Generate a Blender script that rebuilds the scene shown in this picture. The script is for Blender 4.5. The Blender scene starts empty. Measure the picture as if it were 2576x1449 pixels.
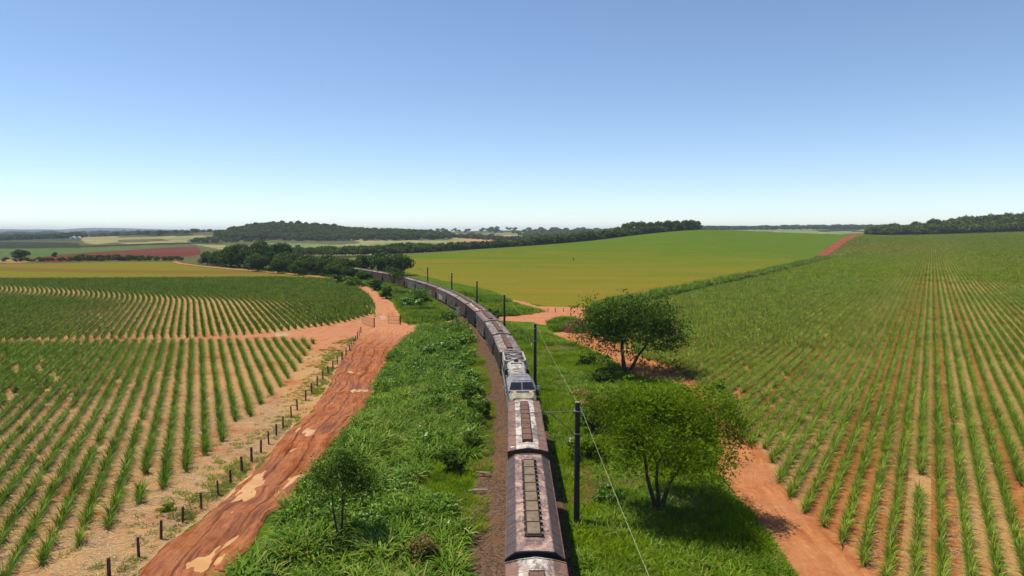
import bpy, math, random
import numpy as np
from mathutils import Vector, Matrix
from mathutils.geometry import delaunay_2d_cdt
R = math.radians
scene = bpy.context.scene
COL = scene.collection

# ------------------------------------------------------------------ camera
cam = bpy.data.cameras.new('camera'); camo = bpy.data.objects.new('camera', cam); COL.objects.link(camo)
cam.sensor_width = 36.0; cam.lens = 36.0 * 1717.0 / 2576.0
cam.clip_start = 0.5; cam.clip_end = 40000
camo.location = (0, 0, 20); camo.rotation_euler = (R(90) - math.atan(139.5 / 1717.0), 0, 0)
scene.camera = camo
# ------------------------------------------------------------------ light
SUN_EL = 68.0; SUN_AZ = math.atan2(-0.953, 0.303)
w = bpy.data.worlds.new('World'); scene.world = w; w.use_nodes = True
nt = w.node_tree; nt.nodes.clear()
sky = nt.nodes.new('ShaderNodeTexSky'); sky.sky_type = 'NISHITA'; sky.sun_disc = False
sky.sun_elevation = R(SUN_EL); sky.sun_rotation = SUN_AZ; sky.altitude = 0
sky.air_density = 0.75; sky.dust_density = 0.0; sky.ozone_density = 2.1
bg = nt.nodes.new('ShaderNodeBackground'); bg.inputs[1].default_value = 0.135
wo = nt.nodes.new('ShaderNodeOutputWorld')
nt.links.new(sky.outputs[0], bg.inputs[0]); nt.links.new(bg.outputs[0], wo.inputs[0])
sl = bpy.data.lights.new('sun', 'SUN'); sl.energy = 5.0; sl.angle = R(0.5); sl.color = (1.0, 0.93, 0.80)
so = bpy.data.objects.new('sun', sl); COL.objects.link(so)
sv = Vector((math.sin(SUN_AZ) * math.cos(R(SUN_EL)), math.cos(SUN_AZ) * math.cos(R(SUN_EL)), math.sin(R(SUN_EL))))
so.rotation_euler = (-sv).to_track_quat('-Z', 'Y').to_euler()
scene.view_settings.view_transform = 'Standard'; scene.view_settings.look = 'None'
scene.view_settings.gamma = 1.0; scene.view_settings.exposure = 0.22
HAZE = 0.00008
scene.cycles.volume_bounces = 0; scene.cycles.max_bounces = 6; scene.cycles.transparent_max_bounces = 8
scene.cycles.diffuse_bounces = 3; scene.cycles.glossy_bounces = 2; scene.cycles.transmission_bounces = 4
# ------------------------------------------------------------------ layout, in metres (x right, y forward)
CTRL=[[-400.0,-300.0,0.0],[-200.0,-300.0,0.0],[0.0,-300.0,0.0],[200.0,-300.0,0.0],[-400.0,-60.0,0.0],[-200.0,-60.0,0.0],[0.0,-60.0,0.0],[200.0,-60.0,0.0],[-400.0,100.0,0.0],[-200.0,100.0,0.0],[0.0,100.0,0.0],[200.0,100.0,0.0],[-400.0,200.0,0.0],[-200.0,200.0,0.0],[0.0,200.0,0.0],[200.0,200.0,0.0],[-400.0,300.0,0.0],[-200.0,300.0,0.0],[0.0,300.0,0.0],[200.0,300.0,0.0],[400.0,100.0,3.0],[400.0,-100.0,2.0],[800.0,-200.0,8.0],[800.0,200.0,12.0],[-800.0,0.0,0.0],[-800.0,300.0,0.0],[-250.0,420.0,0.0],[-350.0,400.0,0.0],[-150.0,470.0,0.0],[-400.0,600.0,-1.0],[-700.0,600.0,-1.0],[-356.5,620.0,0.22],[-574.5,1000.0,-1.45],[-749.0,1000.0,-1.45],[-1272.3,1700.0,0.31],[-1643.1,2600.0,0.43],[-2414.7,3500.0,1.77],[-5982.3,8000.0,6.11],[-7840.2,8000.0,6.11],[-1307.2,2400.0,10.28],[-1070.2,2400.0,11.44],[-1713.6,3400.0,10.16],[-2982.9,5200.0,7.96],[-2492.8,2400.0,-0.84],[-499.3,1180.0,2.23],[-594.2,1250.0,3.35],[-551.4,1380.0,11.21],[-581.6,1500.0,20.87],[-520.6,1500.0,24.34],[-459.7,1500.0,22.6],[-381.4,1500.0,19.13],[-285.7,1500.0,16.53],[-195.9,1480.0,14.0],[-423.8,1240.0,1.32],[-310.6,1220.0,2.33],[-210.9,1260.0,3.21],[-131.8,1350.0,3.58],[-614.3,1800.0,25.21],[-405.4,1800.0,20.0],[-325.0,950.0,-4.79],[-220.8,930.0,-5.35],[-319.0,1080.0,-1.91],[-280.3,700.0,-2.33],[-134.6,540.0,-0.06],[-98.9,590.0,0.83],[-33.0,645.0,4.29],[24.5,680.0,7.39],[80.3,720.0,11.24],[150.4,780.0,17.74],[219.8,820.0,23.08],[312.6,880.0,21.02],[438.5,930.0,17.31],[-73.8,440.0,-0.44],[-23.1,450.0,0.4],[22.9,350.0,0.06],[122.3,510.0,3.43],[227.8,640.0,6.65],[117.9,650.0,9.83],[58.0,470.0,0.9],[96.0,860.0,6.55],[-17.5,790.0,-1.53],[-120.7,720.0,-2.97],[189.2,900.0,16.35],[285.3,960.0,19.44],[28.8,800.0,2.84],[434.1,1050.0,16.96],[276.6,600.0,-0.89],[484.2,940.0,15.1],[542.7,880.0,15.93],[620.6,830.0,19.04],[725.2,800.0,22.31],[306.3,500.0,1.14],[330.1,440.0,2.12],[463.4,480.0,15.83],[479.2,640.0,8.13],[422.0,690.0,8.01],[784.7,1050.0,26.07],[616.8,1050.0,20.61],[582.5,1100.0,16.82],[981.4,1050.0,35.17],[-86.9,1700.0,-2.65],[160.0,1700.0,1.29],[16.0,2300.0,10.68],[-184.3,2300.0,10.68],[-349.2,3200.0,23.7],[22.3,3200.0,31.11],[393.8,3200.0,25.55],[406.6,1700.0,20.0],[639.4,1800.0,21.04],[848.4,1800.0,21.04],[1065.3,3000.0,35.62],[717.2,3000.0,33.88],[1500.5,3000.0,37.35],[1935.6,3000.0,37.35],[2805.6,3000.0,42.55],[-6000.0,9000.0,14.0],[0.0,9000.0,14.0],[6000.0,9000.0,14.0],[-6000.0,3000.0,0.0],[6000.0,3000.0,35.0],[-3000.0,0.0,0.0],[3000.0,0.0,35.0],[-3000.0,-3000.0,0.0],[3000.0,-3000.0,10.0]]
L={
 'muddy_l':[[-26.5,22],[-25.0,30],[-22.11,38.39],[-21.97,43.77],[-21.49,49.5],[-21.49,54.6],[-21.98,61.32],[-22.36,67.98],[-22.44,76.22],[-23.62,85.68],[-25.3,96.54],[-27.98,113.75],[-28.94,130.11],[-28.91,143.42]],
 'muddy_r':[[-14.2,22],[-14,30],[-16.62,38.39],[-16.71,40.96],[-16.91,44.43],[-17.24,46.69],[-16.35,48.85],[-16.78,54.6],[-16.73,58.0],[-16.79,62.87],[-16.85,68.6],[-16.61,73.98],[-17.09,81.99],[-18.64,91.89],[-19.26,104.45],[-20.06,115.46],[-20.39,126.9],[-19.7,140.81]],
 'field_top':[[-116.72,124.99],[-95.37,125.93],[-77.14,126.4],[-61.18,128.82],[-46.64,135.0],[-39.96,148.66],[-34.06,167.0]],
 'field_bot':[[-109.5,117.16],[-90.37,119.24],[-70.3,120.95],[-53.12,124.07],[-41.45,124.07],[-32.51,115.55],[-28.82,111.71],[-28.31,124.07],[-26.65,138.32]],
 'path_l':[[-28.17,133.93],[-32.01,159.2],[-37.31,185.2],[-44.77,214.4],[-62.2,264.3],[-79.23,296.4],[-98.22,318.8],[-133.57,353.4],[-176.4,394.1],[-213.0,436.1],[-230.1,461.5]],
 'path_r':[[-19.91,136.64],[-27.9,167.0],[-33.22,190.4],[-43.67,224.3],[-54.7,254.4],[-69.32,284.1],[-89.08,312.8],[-117.99,344.0],[-150.7,375.6],[-190.2,414.2],[-214.8,444.3],[-232.0,470.8]],
 'cross_t':[[-24.94,146.2],[-20.21,146.92],[-17.56,149.1],[-15.9,152.1],[-14.11,154.5],[-10.19,156.9],[-3.15,160.7],[2.34,167.4],[6.42,170.2],[10.33,179.8],[15.89,181.5],[25.16,177.5]],
 'cross_b':[[-20.71,130.34],[-19.74,140.73],[-17.76,142.73],[-16.03,144.1],[-13.43,146.92],[-9.21,147.64],[-2.73,154.5],[0.73,152.9],[4.72,151.4],[5.88,148.04],[8.36,145.18],[13.78,128.82],[20.6,128.82]],
 'strip_t':[[-9.42,224.6],[-3.11,207.6],[3.53,196.8],[6.96,184.8],[15.93,182.0]],
 'strip_b':[[-8.5,212.8],[-3.62,205.5],[-0.97,190.0],[2.1,184.8],[4.62,178.8],[8.89,174.6]],
 'right_l':[[8.02,134.38],[9.5,127.3],[11.91,119.64],[12.58,109.73],[15.29,98.78],[17.66,92.97],[19.54,88.78],[22.0,84.49],[22.24,77.79],[21.55,72.73],[20.26,67.1],[18.93,61.28],[16.62,54.77],[15.91,51.47],[16.51,48.54],[16.07,45.68],[16.62,42.96],[16.54,40.13],[16.42,38.39],[13.5,24]],
 'right_r':[[14.11,142.03],[17.23,128.32],[19.54,113.65],[23.49,104.66],[25.0,98.17],[25.41,92.42],[25.01,85.41],[25.37,81.01],[23.19,72.73],[23.01,68.28],[22.52,64.33],[22.89,61.77],[23.06,58.95],[21.75,54.77],[21.25,51.13],[20.77,47.59],[21.62,45.42],[21.64,42.73],[22.01,41.83],[21.75,40.34],[20.84,38.39],[20,24]],
 'cane_near_left':[[-106.79,117.98],[-90.68,119.66],[-61.21,122.72],[-43.38,125.46],[-36.08,123.16],[-31.58,98.57],[-30.0,87.01],[-29.07,77.48],[-27.89,68.21],[-27.45,59.56],[-27.2,51.15],[-27.39,42.98],[-28.52,38.38],[-26.5,30],[-90,30]],
 'cane_far_left':[[-261.2,290.9],[-218.9,291.2],[-169.5,293.9],[-103.53,301.7],[-77.23,288.9],[-61.26,260.2],[-44.9,214.4],[-37.53,185.2],[-34.4,163.0],[-39.79,144.84],[-50.79,133.4],[-61.41,129.31],[-95.02,125.46],[-112.63,124.53]],
 'yellow':[[-276.9,289.6],[-103.99,303.0],[-80.96,296.4],[-97.29,315.8],[-132.13,349.6],[-174.5,389.7],[-218.1,441.5],[-231.2,461.4],[-263.5,457.8],[-322.6,429.8],[-405.5,424.8]],
 'green':[[-132.28,530.8],[-115.52,474.4],[-79.43,403.2],[-57.14,352.4],[-31.97,291.3],[-6.6,235.1],[0.23,200.5],[11.83,180.3],[20.07,178.4],[36.29,205.4],[100.73,307.1],[265.5,575.8],[520,1000],[495,1050],[300,905],[210,835],[150,795],[78.87,706.9],[-32.27,630.4],[-97.06,579.0]],
 'cane_right':[[22,22],[21.06,38.38],[21.21,42.28],[21.18,45.42],[20.77,47.59],[21.13,51.08],[21.33,54.55],[23.98,61.77],[22.28,62.27],[22.06,65.41],[23.26,70.12],[22.04,70.76],[23.99,77.79],[23.37,81.85],[24.89,91.35],[23.61,100.66],[21.16,106.06],[17.66,124.07],[16.99,159.2],[19.76,175.6],[35.23,199.3],[94.77,288.9],[189.1,431.6],[272,592],[351,715],[434,845],[500,945],[515,965],[700,900],[900,820],[1000,600],[500,200],[60,20]],
 'cane_edge':[[16.99,159.2],[20.07,178.4],[36.07,204.1],[98.08,299.0],[251.1,544.5]],
 'weed_left':[[-18.88,144.23],[-10.25,148.01],[-7.87,136.64],[-6.12,108.11],[-4.44,90.55],[-3.08,71.15],[-3.61,61.8],[-3.26,50.36],[-3.31,44.77],[-3.2,38.38],[-3.6,30],[-4,24],[-14,24],[-15.5,30],[-15.51,38.38],[-15.84,44.77],[-16.18,51.15],[-16.22,57.46],[-15.9,65.49],[-16.51,77.84],[-18.5,98.57],[-19.61,111.71],[-19.14,131.32]],
 'verge_right':[[-0.25,140.62],[6.5,135.0],[10.89,121.83],[13.95,111.71],[17.15,93.08],[22.23,87.01],[21.21,71.15],[16.38,54.58],[16.48,44.77],[16.3,38.38],[12,24],[3.5,24],[4.04,38.38],[3.98,50.36],[3.93,68.21],[3.15,85.89],[0.82,115.55]],
 'upper_left':[[-69.97,293.8],[-56.56,270.6],[-38.0,214.4],[-28.4,175.6],[-24.4,150.7],[-19.89,148.66],[-12.88,159.2],[-10.55,159.2],[-15.07,173.8],[-25.61,210.4],[-34.8,240.1],[-50.25,279.4],[-70.42,328.0],[-78.47,321.8]],
 'upper_right':[[-18.46,228.8],[-11.93,231.9],[-4.77,214.4],[0.23,193.7],[5.49,180.3],[8.23,171.2],[4.07,165.4],[-2.65,161.4],[-7.02,190.4],[-12.06,210.4]],
 'small_grass':[[7.68,145.47],[11.23,156.9],[14.65,159.2],[12.45,139.46],[9.03,137.2]],
 'puddles':[["large",[-19.86,39.41],[-19.7,39.95],[-19.37,40.61],[-18.82,40.84],[-18.75,41.66],[-18.48,42.88],[-18.2,44.17],[-18.11,45.11],[-17.85,45.39],[-17.74,44.17],[-17.82,42.63],[-17.89,41.19],[-17.43,39.84],[-17.68,39.19],[-17.77,38.47],[-18.96,38.39],[-19.45,38.78]],["long",[-21.22,48.85],[-21.25,50.17],[-21.31,52.67],[-21.21,54.6],[-20.8,55.83],[-19.99,56.46],[-20.07,55.0],[-19.51,52.67],[-19.66,51.57],[-19.28,50.17],[-19.81,49.17],[-20.58,48.85]],["side",[-18.1,49.84],[-18.32,51.21],[-18.37,53.81],[-17.84,54.8],[-17.04,55.0],[-17.15,53.04],[-17.51,51.21],[-17.86,49.5]],["mid",[-20.75,65.61],[-21.12,67.37],[-20.69,68.29],[-19.57,67.49],[-19.29,66.19],[-19.98,65.33]],["mid2",[-21.79,66.19],[-22.03,68.6],[-21.49,68.6],[-21.1,66.19]],["stream",[-17.31,66.19],[-17.6,68.6],[-18.33,70.2],[-18.09,70.33],[-17.51,68.6],[-17.14,66.19]],["wet",[-20.72,84.73],[-20.06,85.68],[-18.03,85.49],[-17.77,84.26],[-18.76,83.8],[-19.81,83.61]],["upper1",[-24.06,96.54],[-23.2,97.15],[-21.35,95.57],[-21.44,94.86],[-23.33,95.57]],["gate1",[-31.71,162.8],[-30.15,161.9],[-29.68,159.4],[-31.01,159.7]],["gate2",[-30.68,158.0],[-29.48,157.7],[-29.22,155.7],[-30.2,156.1]],["field",[-46.86,133.03],[-46.8,135.37],[-44.89,135.37],[-43.41,133.5],[-43.55,130.78],[-45.34,130.11]],["right",[8.1,133.73],[8.98,134.7],[10.93,133.31],[10.83,132.09],[8.61,132.09]],["small",[-20.19,46.98],[-20.19,47.59],[-19.88,47.9],[-19.76,47.13],[-19.91,46.75]],["pale",[-20.38,60.82],[-20.39,61.83],[-19.66,62.08],[-19.67,61.07],[-20.02,60.43]]],
 'fence_left':[[-23.39,38.15],[-23.06,40.68],[-22.95,43.15],[-22.76,45.73],[-22.52,48.04],[-22.4,50.59],[-22.48,53.07],[-22.59,55.7],[-22.78,58.28],[-22.85,60.66],[-23.04,63.23],[-23.29,66.02],[-23.49,68.63],[-23.95,72.71],[-24.24,75.71],[-24.62,80.09],[-24.97,83.72],[-25.41,87.69],[-26.17,95.75],[-27.29,113.6],[-30.14,135.0]],
 'patches':[["olive",[[-293.9,298.3],[-2390.9,2438.2],[-2002.6,3169.5],[-256.7,750.2],[-112.65,328.4]]],["farblue",[[-1565.7,1595.9],[-4615.3,4708.5],[-2534.8,3939.7],[-1906.6,3323.2],[-800.8,1395.2],[-861.0,1301.9]]],["green2",[[-493.2,501.6],[-427.8,529.3],[-390.1,564.0],[-459.5,746.4],[-506.0,880.4],[-519.9,1080.1],[-574.6,1000.1],[-677.8,904.7],[-756.3,770.0]]],["red",[[-360.2,495.5],[-428.8,636.2],[-495.5,804.9],[-506.2,980.1],[-484.6,1057.8],[-295.5,648.5],[-270.1,574.3],[-279.0,510.7],[-311.6,457.9]]],["orange",[[-409.6,442.7],[-374.8,463.6],[-389.2,544.4],[-354.4,516.6],[-323.7,452.5]]],["dark",[[-902.1,976.8],[-1010.6,1350.2],[-766.1,1211.6],[-617.4,980.2],[-691.3,922.8]]],["straw",[[-1343.0,2125.4],[-920.7,1604.6],[-721.5,1256.6],[-686.2,1126.3],[-770.4,1229.7]]],["straw",[[-825.8,1439.0],[-663.0,1449.0],[-598.0,1414.5],[-704.5,1365.7],[-759.5,1323.1]]],["straw",[[-690.6,1202.7],[-618.6,1317.8],[-601.9,1349.2],[-578.9,1264.3],[-640.5,1138.3]]],["dark",[[-676.1,1068.8],[-604.4,1171.0],[-540.5,1277.6],[-492.5,1163.9],[-564.3,1093.2],[-624.9,996.8]]],["pale",[[-452.0,1200.0],[-423.5,1239.1],[-371.3,1209.8],[-270.5,1112.9],[-238.5,957.8],[-283.9,890.6],[-330.2,875.7]]],["pale",[[-270.5,1112.9],[-204.1,1219.6],[-138.71,1269.5],[-120.52,1164.6],[-175.2,1045.8],[-234.1,986.5]]],["pale2",[[-174.2,1314.9],[-261.8,2398.7],[-144.16,2533.7],[-112.56,1977.3],[-124.31,1354.0]]],["pink",[[-97.74,1367.6],[-112.56,1977.3],[-64.51,2314.5],[30.51,2388.2],[46.64,2170.6],[34.71,1866.8],[-37.68,1350.8]]],["pale2",[[-144.16,2533.7],[19.06,2736.6],[289.5,2597.3],[240.6,2158.1],[53.81,2206.3],[-53.17,2409.9]]],["pale2",[[244.0,775.5],[902.0,2347.8],[1000.9,2233.9],[608.1,1356.9],[270.6,761.6]]],["pink",[[268.5,781.5],[853.4,2187.9],[319.8,801.7],[265.3,759.2]]],["pale2",[[581.9,1298.2],[1281.6,2476.2],[1077.4,2081.2],[577.5,1195.3]]]],
}
# ------------------------------------------------------------------ terrain height
def _fit(C):
    n = len(C); X = C[:, :2] / 1000
    d = np.hypot(X[:, None, 0] - X[None, :, 0], X[:, None, 1] - X[None, :, 1])
    K = np.where(d > 0, d * d * np.log(d + 1e-12), 0) + np.eye(n) * 2e-4
    P = np.c_[np.ones(n), X]
    return np.linalg.solve(np.block([[K, P], [P.T, np.zeros((3, 3))]]), np.r_[C[:, 2], 0, 0, 0])
CTRL = np.array(CTRL); W = _fit(CTRL)
def terr(x, y):
    x = np.asarray(x, float); y = np.asarray(y, float)
    z = W[-3] + W[-2] * x / 1000 + W[-1] * y / 1000
    for i in range(len(CTRL)):
        d2 = ((x - CTRL[i, 0]) ** 2 + (y - CTRL[i, 1]) ** 2) / 1e6
        z = z + W[i] * 0.5 * d2 * np.log(d2 + 1e-12)
    t = np.clip((np.hypot(x, y) - 300) / 160, 0, 1); t = t * t * (3 - 2 * t)
    sg = lambda v: 1 / (1 + np.exp(np.clip(-v, -30, 30)))      # the flat-topped wooded hill
    return z * t + 5.5 * sg((x + 592) / 13) * sg((-395 - x) / 45) * sg((y - 1400) / 25) * sg((1660 - y) / 40)
def inside(px, py, poly):
    px = np.asarray(px); py = np.asarray(py); r = np.zeros(px.shape, bool); n = len(poly)
    for i in range(n):
        x0, y0 = poly[i]; x1, y1 = poly[(i + 1) % n]
        if y0 == y1: continue
        r ^= ((y0 > py) != (y1 > py)) & (px < (x1 - x0) * (py - y0) / (y1 - y0) + x0)
    return r
def vnoise(x, y, s, seed=0):          # smooth value noise 0..1
    x = np.asarray(x) / s; y = np.asarray(y) / s
    xi = np.floor(x).astype(np.int64); yi = np.floor(y).astype(np.int64); fx = x - xi; fy = y - yi
    fx = fx * fx * (3 - 2 * fx); fy = fy * fy * (3 - 2 * fy)
    def h(a, b):
        k = (a * 374761393 + b * 668265263 + seed * 974634777) & 0x7fffffff
        k = ((k ^ (k >> 13)) * 1274126177) & 0x7fffffff
        return ((k ^ (k >> 16)) & 0xffff) / 65535.0
    return (h(xi, yi) * (1 - fx) + h(xi + 1, yi) * fx) * (1 - fy) + (h(xi, yi + 1) * (1 - fx) + h(xi + 1, yi + 1) * fx) * fy
def resample(pts, step):
    out = [pts[0]]
    for a, b in zip(pts[:-1], pts[1:]):
        n = max(1, int(math.hypot(b[0] - a[0], b[1] - a[1]) / step))
        for k in range(1, n + 1): out.append((a[0] + (b[0] - a[0]) * k / n, a[1] + (b[1] - a[1]) * k / n))
    return out

# ------------------------------------------------------------------ node helpers
class N:
    def __init__(s, name):
        s.m = bpy.data.materials.new(name); s.m.use_nodes = True; s.t = s.m.node_tree; s.t.nodes.clear()
        s.out = s.t.nodes.new('ShaderNodeOutputMaterial')
    def put(s, sock, v):
        if v is None: return
        if isinstance(v, bpy.types.NodeSocket): s.t.links.new(v, sock)
        elif isinstance(v, (tuple, list)) and len(v) == 3 and sock.type == 'RGBA': sock.default_value = (*v, 1)
        else: sock.default_value = v
    def n(s, typ, ins=None, **kw):
        nd = s.t.nodes.new('ShaderNode' + typ)
        for k, v in kw.items(): setattr(nd, k, v)
        for k, v in (ins or {}).items(): s.put(nd.inputs[k], v)
        return nd
    def pos(s, scale=(1, 1, 1), rot=0.0, kind='geo'):
        if kind == 'geo': v = s.n('NewGeometry').outputs['Position']
        elif kind == 'uv': v = s.n('TexCoord').outputs['UV']
        else: v = s.n('TexCoord').outputs['Object']
        return s.n('Mapping', {'Vector': v, 'Scale': scale, 'Rotation': (0, 0, rot)}).outputs[0]
    def noise(s, vec, scale, detail=4, rough=0.55, dist=0.0, w=None):
        nd = s.n('TexNoise', {'Vector': vec, 'Scale': scale, 'Detail': detail, 'Roughness': rough, 'Distortion': dist},
                 noise_dimensions='4D' if w is not None else '3D')
        if w is not None: s.put(nd.inputs['W'], w)
        return nd.outputs[0]
    def ramp(s, f, a, b, smooth=True):
        return s.n('MapRange', {'Value': f, 'From Min': a, 'From Max': b}, interpolation_type='SMOOTHSTEP' if smooth else 'LINEAR').outputs[0]
    def mix(s, f, a, b, mode='MIX'):
        nd = s.n('Mix', data_type='RGBA', blend_type=mode)
        s.put(nd.inputs[0], f); s.put(nd.inputs[6], a); s.put(nd.inputs[7], b); return nd.outputs[2]
    def math(s, op, a, b=0.0, c=None):
        nd = s.n('Math', operation=op); s.put(nd.inputs[0], a); s.put(nd.inputs[1], b)
        if c is not None: s.put(nd.inputs[2], c)
        return nd.outputs[0]
    def bump(s, h, strength=0.5, dist=0.1):
        return s.n('Bump', {'Height': h, 'Strength': strength, 'Distance': dist}).outputs[0]
    def pbr(s, col, rough=0.9, metal=0.0, normal=None, spec=0.3, transl=None, tcol=None):
        p = s.n('BsdfPrincipled', {'Base Color': col, 'Roughness': rough, 'Metallic': metal, 'Specular IOR Level': spec, 'Normal': normal})
        o = p.outputs[0]
        if transl:
            t = s.n('BsdfTranslucent', {'Color': tcol if tcol is not None else col})
            mx = s.n('MixShader', {0: transl, 1: o, 2: t.outputs[0]}); o = mx.outputs[0]
        s.t.links.new(o, s.out.inputs[0]); return s.m

# ---- ground materials
def m_ground():
    k = N('ground'); c = k.n('Attribute', attribute_name='col').outputs['Color']
    p = k.pos(); f = k.noise(p, 0.35, 8, 0.65); f2 = k.noise(p, 0.012, 5, 0.6)
    c2 = k.mix(k.ramp(f, .3, .7), k.mix(1, c, (.62, .62, .62), 'MULTIPLY'), k.mix(1, c, (1.3, 1.25, 1.15), 'MULTIPLY'))
    c3 = k.mix(k.ramp(f2, .35, .65), k.mix(1, c2, (.8, .85, .8), 'MULTIPLY'), c2)
    return k.pbr(c3, .95, normal=k.bump(f, .4, .1), spec=0)
def soil(k, p):
    a = k.noise(p, .25, 8, .6); b = k.noise(p, 3.0, 6, .7)
    c = k.mix(k.ramp(a, .35, .68), SOIL_RED, SOIL_ORANGE)
    return k.mix(k.ramp(b, .35, .75), k.mix(1, c, (.72, .7, .68), 'MULTIPLY'), c), a, b
SOIL_RED = (.34, .105, .04); SOIL_ORANGE = (.46, .18, .07); STRAW = (.50, .32, .14); STRAW_D = (.25, .145, .065)
def m_field(name, straw_lo, straw_hi, row=None):
    k = N(name); p = k.pos(); c, a, b = soil(k, p)
    fine = k.noise(k.pos((1, 1, 1), .6), 9.0, 5, .8, 1.5); big = k.noise(p, .16, 5, .6)
    sc = k.mix(k.ramp(fine, .4, .62), STRAW_D, STRAW)
    f = k.ramp(big, straw_lo, straw_hi)
    if row:
        ang, sp, off = row       # coordinate across the rows -> random straw or bare soil per inter-row
        q = k.n('SeparateXYZ', {0: k.n('VectorRotate', {'Vector': k.n('NewGeometry').outputs['Position'], 'Angle': ang}, rotation_type='Z_AXIS').outputs[0]}).outputs
        r = k.math('DIVIDE', k.math('ADD', q[0], off), sp)
        wv = k.math('FLOOR', r)
        h = k.n('TexWhiteNoise', {'W': wv}, noise_dimensions='1D').outputs[0]
        sw = k.noise(k.n('CombineXYZ', {0: k.math('MULTIPLY', wv, 7.3), 1: k.math('MULTIPLY', q[1], .03)}).outputs[0], 1.0, 3, .6)
        f = k.math('MULTIPLY', k.ramp(k.math('ADD', h, sw), .75, 1.15), k.math('ADD', k.math('MULTIPLY', f, .5), .5))
    f = k.math('MULTIPLY', f, k.ramp(fine, .25, .55))
    return k.pbr(k.mix(f, c, sc), .95, normal=k.bump(fine, .6, .05), spec=0)
def m_road(name, wet=0.5, pale=.5, c_lo=(.24, .07, .028), c_hi=(.43, .165, .07), rut=.6, st=1.0, swing=5.0, fade=None):
    k = N(name); p = k.pos((1, 1, 1)); q = k.n('SeparateXYZ', {0: k.n('TexCoord').outputs['UV']}).outputs
    def vec(a, b, v): return k.n('CombineXYZ', {0: k.math('MULTIPLY', q[0], a), 1: k.math('MULTIPLY', v, b)}).outputs[0]
    sway = k.noise(vec(.03, .05, q[1]), 1.0, 2, .5); w_ = k.math('ADD', q[1], k.math('MULTIPLY', sway, swing))      # tracks braid across the width
    sway2 = k.noise(vec(.04, .08, k.math('ADD', q[1], 40)), 1.0, 2, .5); w2 = k.math('ADD', q[1], k.math('MULTIPLY', sway2, swing * .8))
    wob = k.noise(p, .13, 4, .6); pat = k.noise(p, .5, 8, .68, .5); b = k.noise(p, 2.2, 8, .75)
    s1 = k.noise(vec(.07, 1.1, w_), 1.0, 8, .66); s2 = k.noise(vec(.22, 4.5, w2), 1.0, 7, .7); s3 = k.noise(vec(.12, 2.6, w2), 1.0, 6, .7)
    r_ = k.ramp(k.math('ABSOLUTE', k.math('SINE', k.math('MULTIPLY', w_, 1.9))), .0, .30)
    r_ = k.math('MULTIPLY', k.math('SUBTRACT', 1.0, r_), k.ramp(k.math('ADD', k.math('MULTIPLY', pat, .5), k.math('MULTIPLY', s2, .5)), .42, .56))
    c = k.mix(k.ramp(k.math('ADD', k.math('MULTIPLY', s1, .6), k.math('MULTIPLY', pat, .4)), .40, .60), c_lo, c_hi)
    c = k.mix(k.math('MULTIPLY', k.ramp(s2, .48, .66), .55 * st), c, k.mix(1, c, (1.4, 1.5, 1.6), 'MULTIPLY'))
    c = k.mix(k.math('MULTIPLY', k.ramp(s3, .52, .64), .6 * st), c, k.mix(1, c, (.62, .55, .5), 'MULTIPLY'))
    c = k.mix(k.math('MULTIPLY', k.ramp(wob, .44, .64), pale), c, (.50, .23, .12))
    darkf = k.math('MULTIPLY', k.ramp(k.math('ADD', k.math('MULTIPLY', s1, .5), k.math('MULTIPLY', wob, .5)), .50, .57), wet)
    c = k.mix(darkf, c, k.mix(k.ramp(s2, .4, .6), (.12, .036, .016), (.28, .09, .036))); c = k.mix(k.math('MULTIPLY', r_, rut), c, k.mix(1, c, (.50, .45, .42), 'MULTIPLY'))
    c = k.mix(k.ramp(b, .3, .75), k.mix(1, c, (.74, .72, .7), 'MULTIPLY'), c)
    if fade: c = k.mix(k.math('MULTIPLY', k.ramp(k.math('ADD', q[0], k.math('MULTIPLY', pat, 14)), fade[0], fade[1]), .85), c, k.mix(k.ramp(s2, .4, .62), (.42, .17, .08), (.53, .25, .125)))
    ro = k.math('SUBTRACT', .95, k.math('MULTIPLY', darkf, .3))
    hh = k.math('ADD', k.math('ADD', k.math('MULTIPLY', s1, .6), k.math('MULTIPLY', k.math('ADD', s2, s3), st)), k.math('MULTIPLY', r_, -1.4 * rut))
    return k.pbr(c, ro, normal=k.bump(hh, .8, .16), spec=k.math('MULTIPLY', darkf, .15))
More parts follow.
